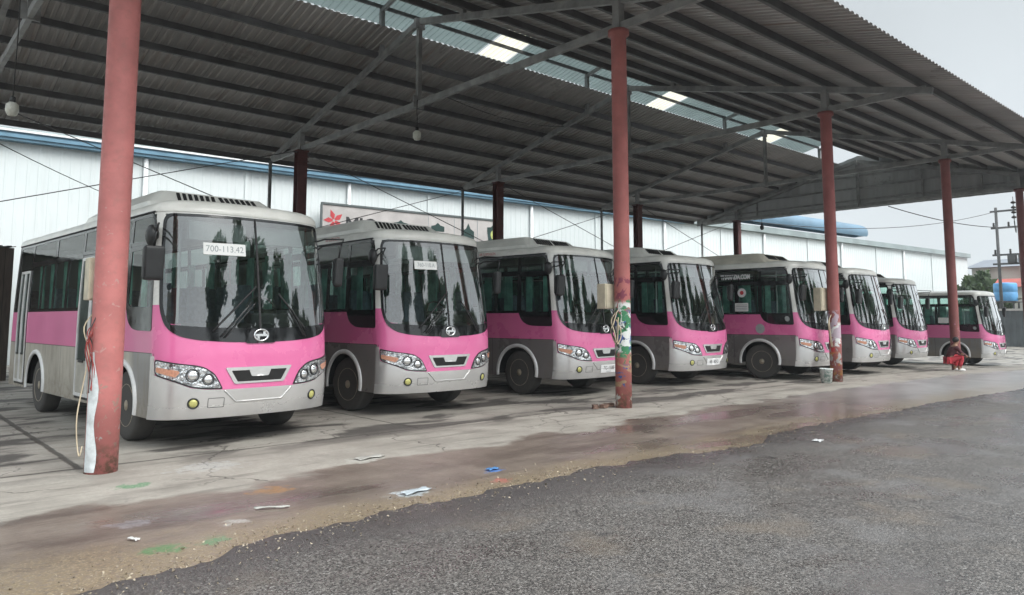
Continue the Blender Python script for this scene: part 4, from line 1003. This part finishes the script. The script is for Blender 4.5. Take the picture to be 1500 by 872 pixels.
# litter
def litter(x, y, w, d, col, lab, rz=0, nm='litter', cat='litter'):
    mb = MB(); nx = 5; V = [[mb.v((w * (i / nx - .5) * (1 + .15 * math.sin(j * 2.1)), d * (j / nx - .5) * (1 + .2 * math.sin(i * 1.7)), .008 + .014 * abs(math.sin(i * 2.3 + j * 1.3)))) for j in range(nx + 1)] for i in range(nx + 1)]
    for i in range(nx):
        for j in range(nx): mb.face([V[i][j], V[i + 1][j], V[i + 1][j + 1], V[i][j + 1]], True)
    r = bmesh.ops.extrude_face_region(mb.bm, geom=mb.bm.faces[:])
    for v in r['geom']:
        if isinstance(v, bmesh.types.BMVert): v.co.z -= .005
    o = mb.build(nm, simple('litter_' + cat, col, .7, 0, .1)); o.location = (x, y, zg(x) + (.028 if y < edgeY(x) else .003)); o.rotation_euler = (0, 0, rz); return tag(o, lab, cat, 'scraps lying on the wet ground')
litter(1.62, 5.95, .03, .09, (.6, .6, .58), 'small white paper scrap lying near the green paint splash', .4, cat='paper scrap')
litter(9.39, 4.65, .16, .10, (.58, .59, .59), 'white plastic scrap on the asphalt right of the graffiti column', .2, cat='plastic scrap')
litter(2.75, 6.15, .26, .03, (.42, .42, .39), 'thin pale stick lying on the brown silt strip', -.5, 'stick', 'stick')
litter(5.18, 6.15, .14, .07, (.07, .2, .42), 'blue plastic scrap lying on the brown silt strip', .1, cat='plastic scrap')
litter(4.0, 5.85, .30, .10, (.42, .47, .5), 'pale grey flattened bag on the brown silt strip', .15, cat='plastic bag')
litter(4.55, 7.6, .34, .12, (.38, .37, .34), 'beige rag on the edge of the concrete', .1, cat='rag')

# ------------------------------------------------------------------ right background
M['fence'] = simple('dark_grey_fence', (.075, .085, .09), .6, .1, .2, 1)
f = tag(empty('fence', (62, 4, -.39)), 'dark grey corrugated metal fence beyond the farthest bus', 'fence'); mb = MB(); prev = None
for k in range(260):
    y = k * .1; xo = .03 if k % 4 in (1, 2) else 0; cur = [mb.v((xo, y, -.1)), mb.v((xo, y, 2.55))]
    if prev: mb.face([prev[0], cur[0], cur[1], prev[1]])
    prev = cur
mb.build('panel', M['fence'], f)
for k in range(9): MB().box(-.1, -.02, k * 3.2 - .04, k * 3.2 + .04, -.1, 2.6).build('post', M['purlin'], f)
mb = MB(); mb.box(-.08, .1, 0, 25.9, 2.56, 2.7); mb.build('capping', simple('pale_capping', (.4, .38, .36), .7), f)
M['pole'] = simple('weathered_pole', (.085, .085, .085), .8, 0, .2, 2); M['insul'] = simple('dark_insulator', (.03, .025, .022), .3)
up = tag(empty('utility_pole', (66, 17.6, -.4)), 'twin pole electricity structure with crossarms behind the blue tank', 'utility pole')
for dy in (0, -2.3): MB().tube([(0, dy, 0), (0, dy, 10.6)], [.13, .10], 10).build('pole', M['pole'], up)
for z in (9.0, 6.9, 6.2, 10.3): MB().box(-.06, .06, -2.9, .4, z - .07, z + .07).build('crossarm', M['pole'], up)
for dy in (.2, -.8, -1.5, -2.5):
    for z in (6.97, 9.07): MB().lathe([(.04, 0), (.1, .06), (.05, .12), (.1, .18), (.05, .24), (.09, .3), (.03, .36)], 10, c=(0, dy, z)).build('insulator', M['insul'], up)
for dy in (-.9, -1.6): MB().box(-.3, .3, dy - .25, dy + .25, 6.27, 6.85).build('transformer', M['pole'], up)
ip = tag(empty('insulator_string', (38.2, 9.5, 7.0)), 'string of dark insulators on a wire left of the last column', 'insulator')
mb = MB(); 
for k in range(4): mb.lathe([(.03, 0), (.10, .03), (.10, .08), (.03, .13)], 12, c=(0, 0, -.32 - k * .22))
mb.build('discs', M['insul'], ip); MB().tube([(0, 0, 0), (0, 0, -1.1)], .015, 6).build('rod', M['insul'], ip)
M['tank'] = simple('blue_plastic_tank', (.09, .30, .56), .5, 0, .15, 2)
tk = tag(empty('water_tank', (70, 18.35, -.4)), 'bright blue plastic water tank on a stand beyond the fence', 'water tank')
MB().lathe([(0, 3.4), (.8, 3.4), (.83, 3.45), (.83, 4.1), (.80, 4.14), (.83, 4.18), (.83, 4.78), (.76, 4.88), (.2, 4.93), (0, 4.93)], 24, caps=False).build('tank', M['tank'], tk)
for a, b in ((-.7, -.7), (.7, -.7), (.7, .7), (-.7, .7)): MB().box(a - .06, a + .06, b - .06, b + .06, 0, 3.3).build('leg', M['pole'], tk)
MB().box(-.95, .95, -.95, .95, 3.3, 3.39).build('platform', M['pole'], tk)
MB().tube([(0, -.85, 3.6), (0, -1.4, 3.7), (-.1, -2.0, 3.0), (-.1, -2.5, 1.2)], .1, 8).build('pipe', M['oldrope'], tk)
M['tile'] = simple('red_roof', (.34, .085, .07), .8, 0, .25, .6); M['render'] = simple('pale_render', (.42, .41, .37), .8, 0, .15, .3); M['slate'] = simple('grey_roof', (.19, .21, .24), .7, 0, .1, .4); M['win'] = simple('dark_window', (.03, .035, .04), .2)
def house(x, y, w, d, h, rh, wm, rm, lab, nw):
    e = tag(empty('building', (x, y, -.4)), lab, 'building'); MB().box(0, d, 0, w, 0, h).build('wall', wm, e)
    mb = MB(); v = [(-.5, -.5, h), (d + .5, -.5, h), (d + .5, w + .5, h), (-.5, w + .5, h), (d / 2, -.5, h + rh), (d / 2, w + .5, h + rh)]; vs = [mb.v(p) for p in v]
    for q in ((0, 3, 5, 4), (1, 4, 5, 2), (0, 4, 1), (3, 2, 5), (0, 1, 2, 3)): mb.face([vs[i] for i in q])
    mb.build('roof', rm, e)
    for k in range(nw): yy = w * (k + .5) / nw; MB().box(-.03, .0 - .002, yy - .5, yy + .5, h * .45, h * .75).build('window', M['win'], e)
house(88, 12, 14, 12, 7.3, 1.2, M['render'], M['slate'], 'pale two storey building with a grey roof beyond the pole structure', 5)
house(82, 14, 9, 5, 5.0, .9, M['render'], M['tile'], 'low building with a faded red roof behind the blue tank', 4)
M['hillm'] = simple('far_green_slope', (.10, .13, .085), .9, 0, .35, .06)
mb = grid(list(np.linspace(110, 400, 30)), list(np.linspace(-60, 140, 30)), lambda x, y: -1 + min(1, (x - 110) / 60) * (4.5 + 2.2 * hsh(y, .05) + 1.2 * hsh(x + y, .09))); tag(mb.build('hill', M['hillm'], fixn=False), kind='structure')

# ------------------------------------------------------------------ trees
def leaf_mat(name, a, b):
    t = NT(name); g = t.new('ShaderNodeNewGeometry'); c = t.mix(g.outputs['Random Per Island'], a, b); d = t.pbr(c, .6, out=False); tr = t.new('ShaderNodeBsdfTranslucent'); t.inp(tr.inputs[0], c); return t.surf(t.mixs(.3, d, tr.outputs[0]))
M['leaf'] = leaf_mat('green_leaves', (.022, .05, .015), (.075, .12, .04)); M['bark'] = simple('bark', (.08, .06, .045), .9, 0, .3, 6, .3)
def tree(x, y, h, cr, lab, seed, leaves=2600, z=-.2, ls=.2, group=None):
    rs = random.Random(seed); e = tag(empty('tree', (x, y, z)), lab, 'tree', group); mb = MB(); tips = []
    mb.tube([(0, 0, -.3), (.1, 0, h * .25), (-.05, .1, h * .5), (.05, 0, h * .8)], [h * .03, h * .024, h * .017, h * .006], 8)
    for k in range(11):
        a = rs.uniform(0, 2 * PI); z0 = h * rs.uniform(.3, .75); l = cr * rs.uniform(.5, 1.05); p = Vector((math.cos(a) * l, math.sin(a) * l, z0 + h * rs.uniform(.05, .25)))
        mb.tube([(0, 0, z0), p * .5 + Vector((0, 0, z0 * .55)), p], [h * .012, h * .008, h * .003], 6); tips.append(p); tips.append(p * .6 + Vector((0, 0, p.z * .42 + rs.uniform(-.4, .8))))
    tips += [Vector((rs.uniform(-.3, .3) * cr, rs.uniform(-.3, .3) * cr, h * rs.uniform(.75, 1))) for _ in range(6)]
    mb.build('trunk', M['bark'], e); mb = MB()
    for k in range(leaves):
        c = rs.choice(tips); r = cr * .36 * rs.random() ** .5; d = Vector((rs.gauss(0, 1), rs.gauss(0, 1), rs.gauss(0, .8))).normalized(); p = c + d * r
        n = Vector((rs.uniform(-1, 1), rs.uniform(-1, 1), rs.uniform(-.2, 1))).normalized(); a = n.orthogonal().normalized() * ls * rs.uniform(.6, 1.3); b = n.cross(a) * .5
        mb.face([mb.v(p - a), mb.v(p + b), mb.v(p + a), mb.v(p - b)])
    mb.build('crown', M['leaf'], e, fixn=False); return e
GB = 'trees across the road mirrored in the windscreens'
for k, (x, y, h, cr) in enumerate(((8.0, -15, 14.5, 3.8), (15.5, -13, 15.5, 4.0), (25.5, -16, 15, 4.6), (36, -15, 13.5, 4.6), (48, -16, 12.5, 4.6), (62, -16, 14, 5), (80, -18, 15, 5.4))):
    tree(x, y, h, cr, 'leafy tree across the road, seen only as a reflection in the windscreens', 20 + k, 4200, ls=.42, group=GB)
GF = 'far trees behind the fence'
for k, (x, y, h, cr, lab) in enumerate(((100, 29.5, 6, 3.2, 'bushy green tree beside the end of the warehouse'), (96, 24.6, 5, 2.8, 'low green tree between the warehouse end and the pole structure'), (105, 33, 6.5, 3.5, 'distant tree partly behind the warehouse end'), (75, 21.6, 5.2, 1.9, 'small green tree just left of the blue tank'), (74, 19.9, 4.0, 1.5, 'low bush between the farthest bus and the blue tank'))): tree(x, y, h, cr, lab, 50 + k, 1500, ls=.4, group=GF)
# wires
def wire(a, b, sag, lab, r=.012):
    a, b = Vector(a), Vector(b); mid = (a + b) / 2; mb = MB(); mb.tube([a.lerp(b, t) - mid - Vector((0, 0, sag * 4 * t * (1 - t))) for t in np.linspace(0, 1, 14)], r, 5); o = mb.build('wire', M['cable']); o.location = mid; tag(o, lab, 'wire')
wire((36.7, 14.2, 6.95), (66, 15.3, 8.6), .5, 'black wire running from the far gable to the crossarms', .025)
wire((36.7, 21.5, 6.95), (66, 17.6, 9.9), .8, 'sagging black wire from the back of the gable to the pole top', .02)
wire((38.2, 9.5, 5.9), (66, 16.3, 8.65), .5, 'black wire from the insulator string to the pole structure', .025)
wire((10.7, 14.9, 7.3), (19.0, 18.5, 8.6), .25, 'thin dark wire slung between the first and second trusses', .014)
wire((2.1, 22.4, 6.2), (10.5, 29.9, 5.0), .2, 'thin wire crossing the warehouse wall left of the signboard', .012)

hz = MB(); hz.box(-70, 420, -60, 160, -2, 21); t = NT('damp_air'); pv = t.new('ShaderNodeVolumePrincipled'); pv.inputs['Density'].default_value = .0008; pv.inputs['Color'].default_value = (.85, .9, .93, 1); t.t.links.new(pv.outputs[0], t.out.inputs['Volume'])
tag(hz.build('haze', t.m), kind='stuff')
# ------------------------------------------------------------------ camera, light, world
cam = bpy.data.cameras.new('camera'); co = link(bpy.data.objects.new('camera', cam)); co.location = (0, 0, 1.6)
pitch = math.atan2(106, 1082); a1 = R(48.4)
Fv = Vector((math.cos(a1) * math.cos(pitch), math.sin(a1) * math.cos(pitch), math.sin(pitch))); Rv = Vector((math.sin(a1), -math.cos(a1), 0)); Uv = Rv.cross(Fv)
co.rotation_euler = Matrix((Rv, Uv, -Fv)).transposed().to_euler()
cam.sensor_width = 36; cam.lens = 1082 / 1500 * 36; cam.shift_y = -75 / 1500; cam.clip_start = .1; cam.clip_end = 6000
SC.camera = co
w = bpy.data.worlds.new('World'); SC.world = w; w.use_nodes = True; nt = w.node_tree; nt.nodes.clear()
out = nt.nodes.new('ShaderNodeOutputWorld'); bg = nt.nodes.new('ShaderNodeBackground'); sky = nt.nodes.new('ShaderNodeTexSky'); sky.sky_type = 'NISHITA'; sky.sun_disc = False
EL, AZ = 50, 165
sky.sun_elevation = R(EL); sky.sun_rotation = R(AZ); sky.air_density = 1.; sky.dust_density = 4.; sky.ozone_density = 1.
hs = nt.nodes.new('ShaderNodeHueSaturation'); hs.inputs['Saturation'].default_value = .22; nt.links.new(sky.outputs[0], hs.inputs['Color'])
mx = nt.nodes.new('ShaderNodeMix'); mx.data_type = 'RGBA'; mx.inputs[0].default_value = .75; nt.links.new(hs.outputs[0], mx.inputs[6]); mx.inputs[7].default_value = (6.7, 7.3, 7.65, 1)
# overcast sky: brighter overhead than near the horizon
tc = nt.nodes.new('ShaderNodeTexCoord'); sx = nt.nodes.new('ShaderNodeSeparateXYZ'); nt.links.new(tc.outputs['Generated'], sx.inputs[0])
mr = nt.nodes.new('ShaderNodeMapRange'); mr.interpolation_type = 'SMOOTHSTEP'; nt.links.new(sx.outputs[2], mr.inputs[0])
for i_, q_ in enumerate((.36, .95, 1., 2.7)): mr.inputs[1 + i_].default_value = q_
nz = nt.nodes.new('ShaderNodeTexNoise'); nz.inputs['Scale'].default_value = 2.2; nz.inputs['Detail'].default_value = 5; nt.links.new(tc.outputs['Generated'], nz.inputs['Vector'])
nr = nt.nodes.new('ShaderNodeMapRange'); nt.links.new(nz.outputs[0], nr.inputs[0])
for i_, q_ in enumerate((.3, .7, .93, 1.07)): nr.inputs[1 + i_].default_value = q_
mm = nt.nodes.new('ShaderNodeMath'); mm.operation = 'MULTIPLY'; nt.links.new(mr.outputs[0], mm.inputs[0]); nt.links.new(nr.outputs[0], mm.inputs[1])
vmul = nt.nodes.new('ShaderNodeVectorMath'); vmul.operation = 'SCALE'; nt.links.new(mx.outputs[2], vmul.inputs[0]); nt.links.new(mm.outputs[0], vmul.inputs['Scale'])
mh = nt.nodes.new('ShaderNodeMapRange'); nt.links.new(sx.outputs[2], mh.inputs[0])
for i_, q_ in enumerate((0., .35, 1.35, .98)): mh.inputs[1 + i_].default_value = q_
mm2 = nt.nodes.new('ShaderNodeMath'); mm2.operation = 'MULTIPLY'; nt.links.new(mm.outputs[0], mm2.inputs[0]); nt.links.new(mh.outputs[0], mm2.inputs[1]); ms = nt.nodes.new('ShaderNodeMapRange'); ms.interpolation_type = 'SMOOTHSTEP'; nt.links.new(sx.outputs[1], ms.inputs[0])
for i_, q_ in enumerate((.05, -.85, 1., 1.9)): ms.inputs[1 + i_].default_value = q_
mm3 = nt.nodes.new('ShaderNodeMath'); mm3.operation = 'MULTIPLY'; nt.links.new(mm2.outputs[0], mm3.inputs[0]); nt.links.new(ms.outputs[0], mm3.inputs[1]); nt.links.new(mm3.outputs[0], vmul.inputs['Scale'])
nt.links.new(vmul.outputs[0], bg.inputs[0]); bg.inputs[1].default_value = .072; nt.links.new(bg.outputs[0], out.inputs[0])
sd = bpy.data.lights.new('sun', 'SUN'); sd.energy = 1.5; sd.angle = R(40); sd.color = (1, .97, .93); so = link(bpy.data.objects.new('sun', sd))
dirv = Vector((math.sin(R(AZ)) * math.cos(R(EL)), math.cos(R(AZ)) * math.cos(R(EL)), math.sin(R(EL)))); so.rotation_euler = dirv.to_track_quat('Z', 'Y').to_euler(); so.location = (0, 0, 40)
vs = SC.view_settings; vs.view_transform = 'Standard'; vs.look = 'None'; vs.exposure = .66; vs.gamma = 1; vs.use_curve_mapping = False
SC.cycles.max_bounces = 8; SC.cycles.transparent_max_bounces = 12; SC.cycles.caustics_reflective = False; SC.cycles.caustics_refractive = False
